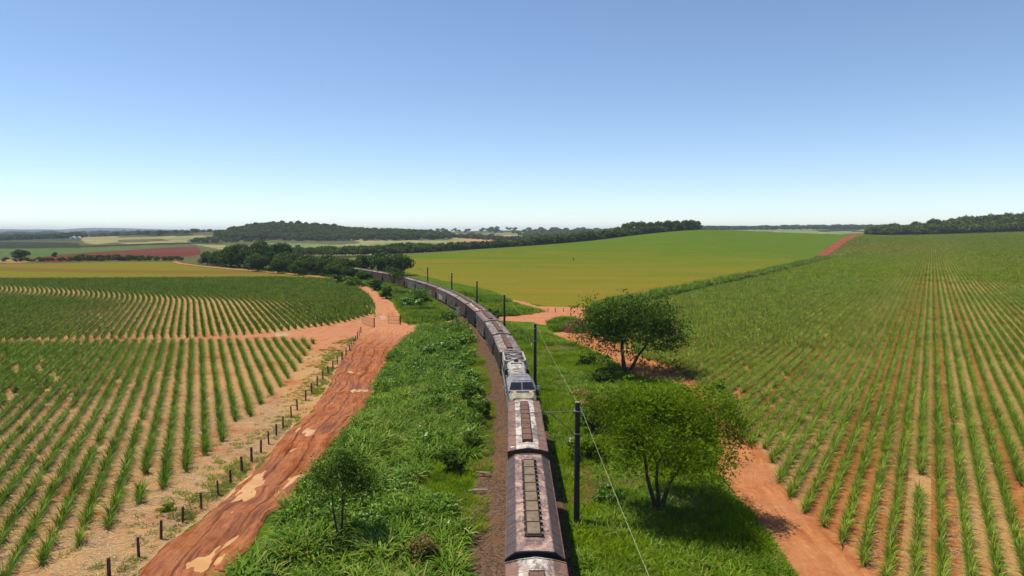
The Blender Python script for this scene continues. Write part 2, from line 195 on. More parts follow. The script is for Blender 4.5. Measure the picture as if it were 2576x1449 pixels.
def m_green():
    k = N('green_crop'); p = k.pos(); g = k.n('SeparateXYZ', {0: p}).outputs
    far = k.math('ADD', k.math('MULTIPLY', g[1], .00135), k.math('MULTIPLY', g[0], .0003))
    n1 = k.noise(k.pos((.012, .03, 1), .25), 1.0, 5, .6, .6); n2 = k.noise(k.pos((.006, .30, 1), .12), 1.0, 6, .65, .3); n3 = k.noise(p, 1.3, 6, .75)
    f = k.math('ADD', far, k.math('MULTIPLY', k.math('SUBTRACT', n1, .5), .95)); f = k.math('ADD', f, k.math('MULTIPLY', k.math('SUBTRACT', n2, .5), 1.2))
    n4 = k.noise(k.pos((.004, .9, 1), .10), 1.0, 4, .6, .15)
    c = k.mix(k.ramp(f, -.06, .30), (.27, .145, .045), (.175, .155, .018)); c = k.mix(k.ramp(f, .30, .95), c, (.085, .14, .010))
    c = k.mix(k.math('MULTIPLY', k.ramp(n4, .50, .62), .5), c, k.mix(1, c, (1.32, 1.2, 1.0), 'MULTIPLY')); c = k.mix(k.math('MULTIPLY', k.ramp(n4, .46, .38), .45), c, k.mix(1, c, (.66, .72, .8), 'MULTIPLY'))
    d = k.math('ABSOLUTE', k.math('SUBTRACT', g[1], k.math('ADD', 452, k.math('MULTIPLY', g[0], -.12)))); bd = k.math('MULTIPLY', k.math('SUBTRACT', 1.0, k.ramp(d, 1.0, 4.5)), k.math('MULTIPLY', k.ramp(g[0], 90, 40), .6)); c = k.mix(bd, c, (.26, .115, .035))
    c = k.mix(k.ramp(n3, .35, .7), k.mix(1, c, (.8, .78, .72), 'MULTIPLY'), c)
    return k.pbr(c, .95, normal=k.bump(n3, .5, .1), spec=0)
def m_yellow():
    k = N('yellow_crop'); p = k.pos(); n1 = k.noise(k.pos((.006, .06, 1), .1), 1.0, 5, .6, .5); n3 = k.noise(p, 1.0, 6, .75)
    g = k.n('SeparateXYZ', {0: p}).outputs     # a browner contour strip bends through the crop
    d = k.math('SUBTRACT', g[1], k.math('ADD', 345, k.math('MULTIPLY', k.math('POWER', k.math('MULTIPLY', k.math('ADD', g[0], 150), .01), 2.0), 18)))
    band = k.math('SUBTRACT', 1.0, k.ramp(k.math('ABSOLUTE', d), 6, 20))
    c = k.mix(k.ramp(n1, .4, .6), (.175, .135, .020), (.150, .150, .014)); c = k.mix(k.math('MULTIPLY', band, .7), c, (.15, .085, .03))
    c = k.mix(k.ramp(n3, .3, .7), k.mix(1, c, (.82, .8, .75), 'MULTIPLY'), c)
    return k.pbr(c, .95, spec=0)
def m_gravel():
    k = N('ballast'); p = k.pos(); v = k.n('TexVoronoi', {'Vector': p, 'Scale': 9.0}); n1 = k.noise(p, .5, 5, .6); n2 = k.noise(p, 12, 4, .7)
    c = k.mix(k.n('SeparateColor', {0: v.outputs['Color']}).outputs[0], (.05, .03, .02), (.20, .125, .08))
    c = k.mix(k.ramp(n1, .5, .7), c, (.17, .09, .048)); c = k.mix(k.ramp(n2, .3, .7), k.mix(1, c, (.6, .6, .6), 'MULTIPLY'), c)
    return k.pbr(c, .95, normal=k.bump(v.outputs['Distance'], 1.0, .06), spec=0)
def m_leaf(name, c1, c2, c3, rough=.5, transl=.3, spec=.35):
    k = N(name); rnd = k.n('ObjectInfo').outputs['Random']; isl = k.n('NewGeometry').outputs['Random Per Island']
    big = k.noise(k.pos(), .18, 4, .6)
    c = k.mix(isl, c1, c2); c = k.mix(k.math('MULTIPLY', k.ramp(big, .42, .68), .75), c, c3)
    c = k.mix(k.math('MULTIPLY', rnd, .7), c, k.mix(1, c, (.45, .52, .45), 'MULTIPLY'))  # random leaf and clump tones, spread wider to stand in for highlights and shade
    tc = k.mix(1, c, (1.25, 1.25, .6), 'MULTIPLY')
    return k.pbr(c, rough, spec=spec, transl=transl, tcol=tc)
def m_plain(name, c1, c2, scale=3.0, rough=.8, metal=0.0, spec=.3, bump=.2, stretch=(1, 1, 1)):
    k = N(name); rnd = k.n('ObjectInfo').outputs['Random']; p = k.pos(stretch, kind='obj')
    n1 = k.noise(p, scale, 6, .65, .3, w=k.math('MULTIPLY', rnd, 30)); c = k.mix(k.ramp(n1, .35, .68), c1, c2)
    return k.pbr(c, rough, metal, k.bump(n1, bump, .03), spec)
def m_wagon(name, base, pale, rust, amt=.5):   # painted steel, weathered: streaks down the sides, blotches of rust and dust
    k = N(name); rnd = k.math('MULTIPLY', k.n('ObjectInfo').outputs['Random'], 50)
    s = k.noise(k.pos((1.2, 1.6, .22), kind='obj'), 2.2, 7, .65, .3, w=rnd); b = k.noise(k.pos(kind='obj'), .8, 6, .65, .6, w=rnd); f = k.noise(k.pos((1, .15, 1), kind='obj'), 7, 6, .7, .4, w=rnd)
    c = k.mix(k.ramp(b, .4, .62), base, pale); c = k.mix(k.math('MULTIPLY', k.ramp(s, .45, .62), amt), c, rust)
    c = k.mix(k.ramp(f, .35, .7), k.mix(1, c, (.68, .66, .64), 'MULTIPLY'), c)
    return k.pbr(c, .7, 0, k.bump(f, .15, .02), .3)
def m_roof(name, mid, mid2, edge, xw):   # the roof sheets differ in paint across the width: light middle bands, brown edges
    k = N(name); rnd = k.math('MULTIPLY', k.n('ObjectInfo').outputs['Random'], 50)
    o = k.n('TexCoord').outputs['Object']; g = k.n('SeparateXYZ', {0: o}).outputs; ax = k.math('ABSOLUTE', g[0])
    b = k.noise(k.pos((1, .45, 1), kind='obj'), 1.3, 7, .68, .8, w=rnd); st = k.noise(k.pos((.6, 3.2, 1), kind='obj'), 2.0, 6, .65, .5, w=rnd); ed = k.noise(k.pos(kind='obj'), 4, 4, .6, w=rnd)
    c = k.mix(k.ramp(b, .38, .6), mid, mid2)
    c = k.mix(k.math('MULTIPLY', k.ramp(st, .5, .68), .75), c, k.mix(.5, edge, (.10, .055, .05)))
    e = k.ramp(k.math('ADD', ax, k.math('MULTIPLY', k.math('SUBTRACT', ed, .5), .25)), xw - .04, xw + .04)
    e = k.math('MULTIPLY', e, k.math('SUBTRACT', 1.0, k.math('MULTIPLY', k.ramp(st, .5, .6), .25)))
    c = k.mix(e, c, edge)
    gr = k.noise(k.pos((.9, .5, 1), kind='obj'), 1.1, 8, .75, 1.2, w=k.math('ADD', rnd, 7.0)); c = k.mix(k.math('MULTIPLY', k.ramp(gr, .49, .56), .75), c, (.085, .055, .048))
    sp = k.noise(k.pos(kind='obj'), 1.6, 3, .5, w=k.math('ADD', rnd, 3.0)); c = k.mix(k.ramp(sp, .70, .73), c, (.72, .68, .64))
    fr = k.math('FRACT', k.math('MULTIPLY', g[1], .78)); c = k.mix(k.math('MULTIPLY', k.math('LESS_THAN', fr, .035), .5), c, (.08, .05, .045))
    return k.pbr(c, .6, 0, k.bump(st, .12, .02), .35)
M = {}
M['ground'] = m_ground()
M['field_left'] = m_field('straw_field_soil', .28, .52)
M['field_right'] = m_field('row_field_soil', .30, .60, (math.atan(.613), 1.6, .8))
M['mud'] = m_road('muddy_road', .85, .5, rut=.75, fade=(98, 128)); M['dirt'] = m_road('dirt_road', .12, .8, (.40, .15, .066), (.53, .25, .125), .25, .6, 4.0); M['dirt2'] = m_road('red_dirt_track', .10, .35, (.33, .115, .042), (.48, .20, .078), .06, .35, 2.5)
M['redtrack'] = m_road('red_earth_track', .3, .1, (.20, .045, .028), (.36, .095, .055), .5)
M['wetmud'] = m_plain('wet_mud', (.17, .055, .025), (.33, .12, .055), 1.5, .7, spec=.15)
M['green'] = m_green(); M['yellow'] = m_yellow(); M['gravel'] = m_gravel()
M['cane'] = m_leaf('cane_leaf', (.085, .17, .006), (.32, .42, .035), (.12, .20, .008), .5, .24, .12)
M['cane_dark'] = m_leaf('cane_dark_leaf', (.045, .11, .006), (.18, .28, .02), (.05, .11, .006), .5, .18, .12)
M['cane_dry'] = m_leaf('cane_dry_leaf', (.46, .39, .13), (.34, .33, .07), (.38, .29, .11), .6, .2, .1)
M['cane_far'] = m_leaf('cane_leaf_far', (.12, .20, .008), (.29, .38, .025), (.14, .21, .010), .6, .2, 0.0)
M['weed'] = m_leaf('weed_leaf', (.04, .11, .004), (.24, .36, .03), (.08, .17, .006), .5, .14, .08)
M['grass'] = m_leaf('grass_leaf', (.13, .23, .004), (.32, .42, .010), (.09, .17, .005), .6, .3, .05)
M['grass_dry'] = m_leaf('dry_grass_leaf', (.38, .27, .11), (.25, .20, .05), (.20, .15, .05), .7, .25, .05)
M['broad'] = m_leaf('broad_leaf', (.07, .17, .010), (.24, .38, .04), (.07, .16, .008), .4, .18, .25)
M['dark'] = m_leaf('dark_leaf', (.025, .065, .004), (.10, .17, .010), (.04, .085, .005), .55, .2, .1)
M['light'] = m_leaf('feather_leaf', (.09, .17, .003), (.28, .38, .010), (.11, .18, .004), .55, .36, .08)
M['wood_far'] = m_leaf('far_tree_leaf', (.05, .085, .010), (.17, .22, .03), (.06, .095, .012), .8, .2, 0.0)
M['bark'] = m_plain('bark', (.035, .026, .02), (.09, .07, .055), 6, .9, bump=.6, stretch=(1, 1, .3))
M['bark_pale'] = m_plain('dead_wood', (.15, .11, .075), (.32, .25, .17), 6, .9)
M['post_wood'] = m_plain('post_wood', (.07, .028, .02), (.16, .07, .045), 5, .9, bump=.5, stretch=(1, 1, .25))
M['pole'] = m_plain('dark_pole', (.018, .014, .014), (.05, .035, .03), 2, .7, stretch=(1, 1, .2))  # near-black pole surface, blotches stretched along its height
M['pole_steel'] = m_plain('galvanised_steel', (.25, .23, .2), (.42, .40, .36), 5, .45, .3)
M['arm'] = m_plain('bracket_steel', (.10, .09, .07), (.22, .19, .14), 5, .6, .2)
M['wire'] = m_plain('wire', (.28, .34, .14), (.36, .42, .2), 5, .5, .2)
M['wire_f'] = m_plain('fence_wire', (.2, .17, .14), (.3, .26, .22), 5, .6, .3)
M['ceramic'] = m_plain('ceramic', (.55, .52, .5), (.75, .73, .7), 5, .3)
M['iron'] = m_plain('dark_iron', (.018, .014, .013), (.05, .035, .03), 3, .75)
M['hatch'] = m_plain('hatch_rust', (.10, .05, .032), (.18, .095, .062), 3, .8)
M['hatch_olive'] = m_plain('hatch_tarp', (.12, .08, .05), (.21, .155, .10), 2, .8)
M['black'] = m_plain('black_steel', (.012, .014, .02), (.035, .035, .04), 3, .6)
M['white'] = m_plain('white_paint', (.5, .48, .45), (.72, .71, .68), 3, .5)
M['dusty'] = m_plain('dusty_white_paint', (.22, .19, .16), (.50, .46, .41), 2.2, .7)
M['lgrey'] = m_plain('weathered_grey_paint', (.20, .19, .19), (.40, .39, .37), 2, .6)
M['lav'] = m_plain('grey_cab_paint', (.13, .12, .13), (.26, .25, .265), 2, .55)
M['cream'] = m_plain('cream_paint', (.20, .16, .11), (.42, .37, .28), 2, .6)
M['beige'] = m_plain('dusty_hood_paint', (.20, .16, .125), (.42, .35, .28), 2, .7)
M['yellowp'] = m_plain('yellow_paint', (.45, .33, .06), (.6, .46, .1), 3, .6)
k = N('window_glass'); M['glass'] = k.pbr((.010, .012, .020), .22, spec=.4)
k = N('lens'); M['lens'] = k.pbr((.08, .08, .08), .1, spec=.8)
k = N('muddy_water'); p = k.pos(); n_ = k.noise(p, .5, 4, .6)
M['puddle'] = None
wt = k.noise(k.pos((1.5, .28, 1), math.atan2(.55, .83)), 1.3, 6, .62, .25); wt2 = k.ramp(wt, .20, .26); mud_ = k.mix(k.ramp(wt, .30, .40), (.30, .105, .045), (.20, .065, .03))
k.pbr(k.mix(wt2, mud_, k.mix(k.ramp(n_, .4, .6), (.46, .235, .075), (.54, .29, .095))), k.math('SUBTRACT', .85, k.math('MULTIPLY', wt2, .65)), spec=k.math('MULTIPLY', wt2, .22)); M['puddle'] = k.m
k = N('far_wall'); M['shed'] = k.pbr((.75, .72, .68), .8)
k = N('shed_roof'); M['shed_roof'] = k.pbr((.42, .25, .2), .8)
M['mound'] = m_plain('dark_soil', (.05, .022, .013), (.10, .045, .028), 1.2, .95, bump=.8, spec=0)
WB = [m_wagon('wagon_steel_grey', (.11, .09, .08), (.22, .185, .16), (.09, .045, .03), .6),
      m_wagon('wagon_steel_maroon', (.13, .055, .042), (.19, .095, .075), (.07, .032, .026), .6),
      m_wagon('wagon_steel_charcoal', (.025, .024, .03), (.05, .046, .05), (.05, .03, .025), .4),
      m_wagon('wagon_steel_beige', (.17, .135, .11), (.29, .24, .20), (.11, .055, .04), .55),
      m_wagon('wagon_steel_brown', (.13, .068, .046), (.19, .115, .085), (.07, .035, .025), .6)]
WR = [m_roof('roof_light_bands', (.58, .52, .45), (.36, .29, .24), (.19, .10, .062), .84),
      m_roof('roof_brown_pink', (.46, .30, .22), (.20, .125, .115), (.055, .038, .034), .93),
      m_roof('roof_grey', (.38, .33, .275), (.17, .13, .105), (.20, .13, .10), 1.3),
      m_roof('roof_maroon', (.17, .09, .07), (.28, .20, .165), (.13, .07, .055), 1.1)]

# ------------------------------------------------------------------ mesh helpers
def tag(o, label=None, cat=None, group=None, kind=None):
    if label: o['label'] = label
    if cat: o['category'] = cat
    if group: o['group'] = group
    if kind: o['kind'] = kind
    return o
def link(o, parent=None):
    COL.objects.link(o)
    if parent is not None: o.parent = parent
    return o
def mesh_np(name, V, Fc, mat, smooth=False, midx=None):
    """V (n,3); Fc = (m,k) array of one polygon size"""
    me = bpy.data.meshes.new(name); V = np.asarray(V, np.float32); Fc = np.asarray(Fc, np.int32); m, kk = Fc.shape
    me.vertices.add(len(V)); me.vertices.foreach_set('co', V.ravel())
    me.loops.add(m * kk); me.loops.foreach_set('vertex_index', Fc.ravel())
    me.polygons.add(m); me.polygons.foreach_set('loop_start', np.arange(m, dtype=np.int32) * kk)
    me.polygons.foreach_set('loop_total', np.full(m, kk, np.int32))
    for mt in (mat if isinstance(mat, list) else [mat]): me.materials.append(mt)
    if midx is not None: me.polygons.foreach_set('material_index', np.asarray(midx, np.int32))
    if smooth: me.polygons.foreach_set('use_smooth', np.ones(m, bool))
    me.update(calc_edges=True); return me
class MB:
    def __init__(s): s.v = []; s.f = []
    def add(s, vs, fs):
        b = len(s.v); s.v += [tuple(p) for p in vs]; s.f += [tuple(i + b for i in f) for f in fs]; return s
    def box(s, c, d, rz=0, taper=1.0):
        hx, hy, hz = d[0] / 2, d[1] / 2, d[2] / 2; vs = []
        for z, t in ((-hz, 1.0), (hz, taper)):
            for x, y in ((-hx, -hy), (hx, -hy), (hx, hy), (-hx, hy)):
                x *= t; y *= t; vs.append((c[0] + x * math.cos(rz) - y * math.sin(rz), c[1] + x * math.sin(rz) + y * math.cos(rz), c[2] + z))
        return s.add(vs, [(3, 2, 1, 0), (4, 5, 6, 7), (0, 1, 5, 4), (1, 2, 6, 5), (2, 3, 7, 6), (3, 0, 4, 7)])
    def prism(s, prof, y0, y1, prof1=None):
        """closed profile [(x,z)] swept along y"""
        n = len(prof); q = prof1 or prof
        vs = [(x, y0, z) for x, z in prof] + [(x, y1, z) for x, z in q]
        return s.add(vs, [tuple(range(n)), tuple(range(2 * n - 1, n - 1, -1))] + [((i + 1) % n, i, n + i, n + (i + 1) % n) for i in range(n)])
    def tube(s, p0, p1, r0, r1=None, n=6, cap=True):
        r1 = r0 if r1 is None else r1; p0 = Vector(p0); p1 = Vector(p1); d = (p1 - p0).normalized()
        a = d.orthogonal().normalized(); b = d.cross(a); vs = []
        for p, r in ((p0, r0), (p1, r1)):
            for i in range(n):
                t = 2 * math.pi * i / n; vs.append(p + a * math.cos(t) * r + b * math.sin(t) * r)
        fs = [(i, (i + 1) % n, n + (i + 1) % n, n + i) for i in range(n)]
        if cap: fs += [tuple(range(n - 1, -1, -1)), tuple(range(n, 2 * n))]
        return s.add(vs, fs)
    def path(s, pts, r, n=5):
        for a, b in zip(pts[:-1], pts[1:]): s.tube(a, b, r, r, n, False)
        return s
    def build(s, name, mat, parent=None, bevel=0.0, smooth=False, linked=True):
        me = bpy.data.meshes.new(name); me.from_pydata(s.v, [], s.f); me.materials.append(mat)
        if smooth: me.polygons.foreach_set('use_smooth', [True] * len(me.polygons))
        me.update(); o = bpy.data.objects.new(name, me)
        if bevel:
            b = o.modifiers.new('bevel', 'BEVEL'); b.width = bevel; b.segments = 1; b.limit_method = 'ANGLE'
        if linked: link(o, parent)
        return o
def empty(name, loc=(0, 0, 0), rz=0.0):
    o = bpy.data.objects.new(name, None); o.empty_display_size = .5; o.location = loc; o.rotation_euler = (0, 0, rz); COL.objects.link(o); return o
KIDS = {}
def copy_tree(o, parent=None):
    c = o.copy(); COL.objects.link(c)
    if parent is not None: c.parent = parent
    for ch in [x for x in COL.objects if x.parent == o]: copy_tree(ch, c)
    return c

# ------------------------------------------------------------------ draped sheets
def sheet(name, poly, mat, off, step=20.0, edge=1.0, jit=0.0, far_off=0.0, seed=1, streak=None):
    pts = resample(list(poly) + [poly[0]], edge)[:-1]; P = np.array(pts)
    if jit:
        d = np.roll(P, -1, 0) - np.roll(P, 1, 0); nrm = np.c_[d[:, 1], -d[:, 0]] / (np.hypot(d[:, 0], d[:, 1])[:, None] + 1e-9)
        s = (vnoise(P[:, 0], P[:, 1], 2.2, seed) - .5) + .6 * (vnoise(P[:, 0], P[:, 1], .7, seed + 5) - .5); P = P + nrm * (s * jit)[:, None]
    if streak:
        dv = np.array(streak[:2]) / np.hypot(*streak[:2]); cc = P @ np.array([-dv[1], dv[0]]); P = P + dv * ((vnoise(cc, cc * 0 + seed, .22, seed) - .5) * streak[2] + (vnoise(cc, cc * 0 + seed, .7, seed + 1) - .5) * streak[2])[:, None]
    mn = P.min(0); mx = P.max(0); gx, gy = np.meshgrid(np.arange(mn[0] + step / 3, mx[0], step), np.arange(mn[1] + step / 3, mx[1], step))
    gx = gx.ravel(); gy = gy.ravel(); m = inside(gx, gy, P.tolist()); G = np.c_[gx[m], gy[m]]
    allp = [Vector(p) for p in P] + [Vector(p) for p in G]
    v, e, f, *_ = delaunay_2d_cdt(allp, [], [list(range(len(P)))], 1, 1e-4)
    V = np.array([(a.x, a.y) for a in v]); z = terr(V[:, 0], V[:, 1]) + off + far_off * np.clip((np.hypot(V[:, 0], V[:, 1]) - 250) / 150, 0, 1)
    me = bpy.data.meshes.new(name); me.from_pydata(np.c_[V, z].tolist(), [], [tuple(q) for q in f]); me.materials.append(mat)
    me.update()
    if len(me.polygons) and me.polygons[0].normal.z < 0: me.flip_normals()
    o = bpy.data.objects.new(name, me); link(o); tag(o, kind='structure'); return o
def ribbon(name, Lp, Rp, mat, off, nv=10, nu=160, jit=.5, seed=1, relief=0.0, pools=None):
    """road between a left and a right edge, with road coordinates (metres along, metres across) as UV"""
    def rs(P, n):
        P = np.array(P, float); s = np.r_[0, np.cumsum(np.hypot(*np.diff(P, axis=0).T))]; t = np.linspace(0, 1, n)
        t2 = t ** 1.0 * s[-1]; return np.c_[np.interp(t2, s, P[:, 0]), np.interp(t2, s, P[:, 1])]
    A = rs(Lp, nu); B = rs(Rp, nu)
    for P, sg in ((A, -1), (B, 1)):
        d = B - A; d /= np.hypot(d[:, 0], d[:, 1])[:, None] + 1e-9
        P += d * sg * ((vnoise(P[:, 0], P[:, 1], 2.5, seed) - .5) + .5 * (vnoise(P[:, 0], P[:, 1], .8, seed + 3) - .5))[:, None] * jit
    t = np.linspace(0, 1, nv + 1)[None, :, None]; V = A[:, None] * (1 - t) + B[:, None] * t
    mid = (A + B) / 2; s = np.r_[0, np.cumsum(np.hypot(*np.diff(mid, axis=0).T))]; wd = np.hypot(*(B - A).T)
    U = np.repeat(s[:, None], nv + 1, 1); Vv = (t[0, :, 0][None] - .5) * wd[:, None]
    V = V.reshape(-1, 2); z = terr(V[:, 0], V[:, 1]) + off
    z = z + .16 * np.clip((np.hypot(V[:, 0], V[:, 1]) - 250) / 150, 0, 1)
    if pools:      # the road bed sinks where water stands, so the waterline follows ruts and ridges
        u_, v_ = U.ravel(), Vv.ravel(); dep = np.zeros(len(V))
        for pl in pools:
            pl = list(map(tuple, pl)); c_ = np.array(pl).mean(0); nb = np.hypot(V[:, 0] - c_[0], V[:, 1] - c_[1]) < 16
            q_ = V[nb]; dd = near_d(q_[:, 0], q_[:, 1], pl + [pl[0]]) * np.where(inside(q_[:, 0], q_[:, 1], pl), 1, -1); f_ = np.clip((dd + .30) / .75, 0, 1); dep[nb] = np.maximum(dep[nb], f_ * f_ * (3 - 2 * f_))
        rg_ = .55 * vnoise(u_, v_ * 3.2, 1.3, 9) + .45 * vnoise(u_ * 1.4, v_ * 7, 1.2, 10); tp = np.tile(np.clip(np.minimum(t[0, :, 0], 1 - t[0, :, 0]) / .05, 0, 1), nu)
        z = z + tp * (.10 * (1 - dep) + relief * rg_)
    elif relief: z = z + relief * vnoise(U.ravel() * .12, Vv.ravel() * 1.2, .8, 9)
    idx = np.arange(nu * (nv + 1)).reshape(nu, nv + 1)
    Fc = np.stack([idx[:-1, :-1], idx[:-1, 1:], idx[1:, 1:], idx[1:, :-1]], -1).reshape(-1, 4)
    me = mesh_np(name, np.c_[V, z], Fc, mat, True); uvl = me.uv_layers.new(name='UVMap')
    uv = np.c_[U.ravel(), Vv.ravel()][Fc.ravel()]; uvl.data.foreach_set('uv', uv.astype(np.float32).ravel())
    o = bpy.data.objects.new(name, me); link(o); tag(o, kind='structure'); return o

# ------------------------------------------------------------------ foliage geometry
def blades(rng, n, base, L, elev, droop, width, seg=4, az=None):
    """arching strap leaves; base (n,3); returns verts, quads"""
    az = rng.uniform(0, 2 * np.pi, n) if az is None else az; L = rng.uniform(*L, n); el = np.radians(rng.uniform(*elev, n))
    dr = np.radians(rng.uniform(*droop, n)); wd = width * rng.uniform(.7, 1.2, n)
    P = np.array(base, float); out = []; side = np.c_[-np.sin(az), np.cos(az), rng.uniform(-.5, .5, n)]; side /= np.linalg.norm(side, axis=1)[:, None]
    for i in range(seg + 1):
        wf = [.55, 1, .9, .6, .08] if seg == 4 else ([.7, 1, .1] if seg == 2 else [.6, 1, .75, .08])
        out += [P - side * (wd * wf[i] / 2)[:, None], P + side * (wd * wf[i] / 2)[:, None]]
        e = el - dr * (i + .5) / seg
        P = P + np.c_[np.cos(az) * np.cos(e), np.sin(az) * np.cos(e), np.sin(e)] * (L / seg)[:, None]
    V = np.stack(out, 1).reshape(-1, 3); b = (np.arange(n) * 2 * (seg + 1))[:, None, None]
    q = np.array([[2 * i, 2 * i + 1, 2 * i + 3, 2 * i + 2] for i in range(seg)])[None]
    return V, (b + q).reshape(-1, 4)
def cards(rng, P, sx, sy, up=.5, nrm=None):
    """leaf cards (folded diamonds) at P"""
    n = len(P); N_ = rng.normal(size=(n, 3))
    if nrm is not None: N_ = N_ * .7 + nrm
    N_[:, 2] = N_[:, 2] + up; N_ /= np.linalg.norm(N_, axis=1)[:, None]
    T = np.cross(N_, rng.normal(size=(n, 3))); T /= np.linalg.norm(T, axis=1)[:, None]; B = np.cross(N_, T)
    s = rng.uniform(.6, 1.25, (n, 1)); a = T * sx * s / 2; b = B * sy * s / 2; N2 = N_ * sy * s * .12
    V = np.stack([P - a, P - b * .8 + N2, P + a - N2, P + b * .8 + N2], 1).reshape(-1, 3)
    return V, (np.arange(n) * 4)[:, None] + np.arange(4)[None]
def merge(parts):
    V = []; Fs = []; mi = []; b = 0
    for p in parts:
        v, f = p[0], p[1]; V.append(v); Fs.append(f + b); b += len(v); mi.append(np.full(len(f), p[2] if len(p) > 2 else 0))
    return np.concatenate(V), np.concatenate(Fs), np.concatenate(mi)
def src(name, parts, mats):     # an unlinked source object for scattering
    V, Fc, mi = merge(parts); me = mesh_np(name, V, Fc, mats, False, mi); return bpy.data.objects.new(name, me)
def scatter(name, variants, P, rz, S, idx, label, cat=None, tilt=None):
    col = bpy.data.collections.new(name + '_sources')
    for i, o in enumerate(variants): o.name = '%s_source_%02d' % (name, i); col.objects.link(o)
    n = len(P); me = bpy.data.meshes.new(name); me.vertices.add(n); me.vertices.foreach_set('co', np.asarray(P, np.float32).ravel())
    S = np.asarray(S, np.float32); S = np.repeat(S[:, None], 3, 1) if S.ndim == 1 else S
    rot = np.zeros((n, 3), np.float32); rot[:, 2] = rz
    if tilt is not None: rot[:, :2] = tilt
    for an, ty, key, dat in (('rot', 'FLOAT_VECTOR', 'vector', rot), ('scl', 'FLOAT_VECTOR', 'vector', S), ('idx', 'INT', 'value', np.asarray(idx, np.int32))):
        a = me.attributes.new(an, ty, 'POINT'); a.data.foreach_set(key, dat.ravel())
    me.update(); o = bpy.data.objects.new(name, me); link(o)
    g = bpy.data.node_groups.new(name + '_scatter', 'GeometryNodeTree')
    g.interface.new_socket(name='Geometry', in_out='INPUT', socket_type='NodeSocketGeometry'); g.interface.new_socket(name='Geometry', in_out='OUTPUT', socket_type='NodeSocketGeometry')
    gi = g.nodes.new('NodeGroupInput'); go = g.nodes.new('NodeGroupOutput'); ip = g.nodes.new('GeometryNodeInstanceOnPoints'); ci = g.nodes.new('GeometryNodeCollectionInfo')
    ci.inputs['Collection'].default_value = col; ci.inputs['Separate Children'].default_value = True; ci.inputs['Reset Children'].default_value = True
    def attr(nm, ty):
        a = g.nodes.new('GeometryNodeInputNamedAttribute'); a.data_type = ty; a.inputs['Name'].default_value = nm; return a.outputs['Attribute']
    e2r = g.nodes.new('FunctionNodeEulerToRotation'); lk = g.links.new
    lk(attr('rot', 'FLOAT_VECTOR'), e2r.inputs[0]); lk(e2r.outputs[0], ip.inputs['Rotation']); lk(attr('scl', 'FLOAT_VECTOR'), ip.inputs['Scale'])
    lk(attr('idx', 'INT'), ip.inputs['Instance Index']); ip.inputs['Pick Instance'].default_value = True
    lk(gi.outputs[0], ip.inputs['Points']); lk(ci.outputs[0], ip.inputs['Instance']); lk(ip.outputs[0], go.inputs[0])
    md = o.modifiers.new('scatter', 'NODES'); md.node_group = g; tag(o, label, cat, kind='stuff'); return o
RNG = np.random.default_rng(11)
def jgrid(poly, step, rng, jit=.9):
    P = np.array(poly); mn = P.min(0); mx = P.max(0); gx, gy = np.meshgrid(np.arange(mn[0], mx[0], step), np.arange(mn[1], mx[1], step))
    gx = gx.ravel() + rng.uniform(-.5, .5, gx.size) * step * jit; gy = gy.ravel() + rng.uniform(-.5, .5, gy.size) * step * jit
    m = inside(gx, gy, poly) & (np.abs(gx) < .80 * gy + 14) & (gy > 20); return np.c_[gx[m], gy[m]]
def near_d(x, y, line):      # distance to polyline
    d = np.full(np.shape(x), 1e9)
    for a, b in zip(line[:-1], line[1:]):
        a = np.array(a); b = np.array(b); ab = b - a; t = np.clip(((x - a[0]) * ab[0] + (y - a[1]) * ab[1]) / (ab @ ab + 1e-9), 0, 1)
        d = np.minimum(d, np.hypot(x - a[0] - t * ab[0], y - a[1] - t * ab[1]))
    return d
def track(s, off=0.0):
    if s <= 55: return (1.15 + off, s, 0.0)
    R_ = 480.0; th = (s - 55) / R_; x = 1.15 - R_ * (1 - math.cos(th)); y = 55 + R_ * math.sin(th)
    return (x + off * math.cos(th), y + off * math.sin(th), th)
# ================================================================== GROUND
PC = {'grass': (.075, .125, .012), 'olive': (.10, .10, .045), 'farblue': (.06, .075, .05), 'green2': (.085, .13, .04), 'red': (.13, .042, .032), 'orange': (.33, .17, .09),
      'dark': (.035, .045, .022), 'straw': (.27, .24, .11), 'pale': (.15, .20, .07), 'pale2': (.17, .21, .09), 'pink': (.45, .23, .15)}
th = np.radians(np.r_[np.arange(-180, -48, 6), np.arange(-48, 48, .15), np.arange(48, 180.1, 6)])
rr = np.r_[3, 6, 10 * 1.019 ** np.arange(0, 386)]
TH, RR = np.meshgrid(th, rr); gx = (RR * np.sin(TH)).ravel(); gy = (RR * np.cos(TH)).ravel()
gz = terr(gx, gy); nc = len(th); nr = len(rr)
# rough ridge lines on far country
big = np.clip((np.hypot(gx, gy) - 2200) / 2500, 0, 1); gz = gz - 14 * np.clip((np.hypot(gx, gy) - 3500) / 3000, 0, 1) + big * ((vnoise(gx, gy, 900, 3) - .5) * 14 + (vnoise(gx, gy, 260, 4) - .5) * 5)
for hx, hy, hw, hh in ((-7600, 9500, 2300, 34), (-6300, 9000, 900, 30), (-4900, 8600, 700, 26), (-5600, 11500, 1800, 60), (-9500, 10500, 1500, 40), (3500, 11000, 2500, 30)):
    gz = gz + hh / (1 + np.exp(np.clip((np.hypot((gx - hx), (gy - hy) * 1.2) - hw) / (hw * .10), -30, 30)))
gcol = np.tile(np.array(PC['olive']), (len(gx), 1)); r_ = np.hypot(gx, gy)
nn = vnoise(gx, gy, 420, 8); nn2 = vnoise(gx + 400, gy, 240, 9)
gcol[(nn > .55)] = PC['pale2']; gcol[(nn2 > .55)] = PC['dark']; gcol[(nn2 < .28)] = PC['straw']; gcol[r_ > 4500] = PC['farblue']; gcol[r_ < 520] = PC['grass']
for nm, poly in L['patches']: gcol[inside(gx, gy, poly) & (r_ > 430)] = PC[nm]
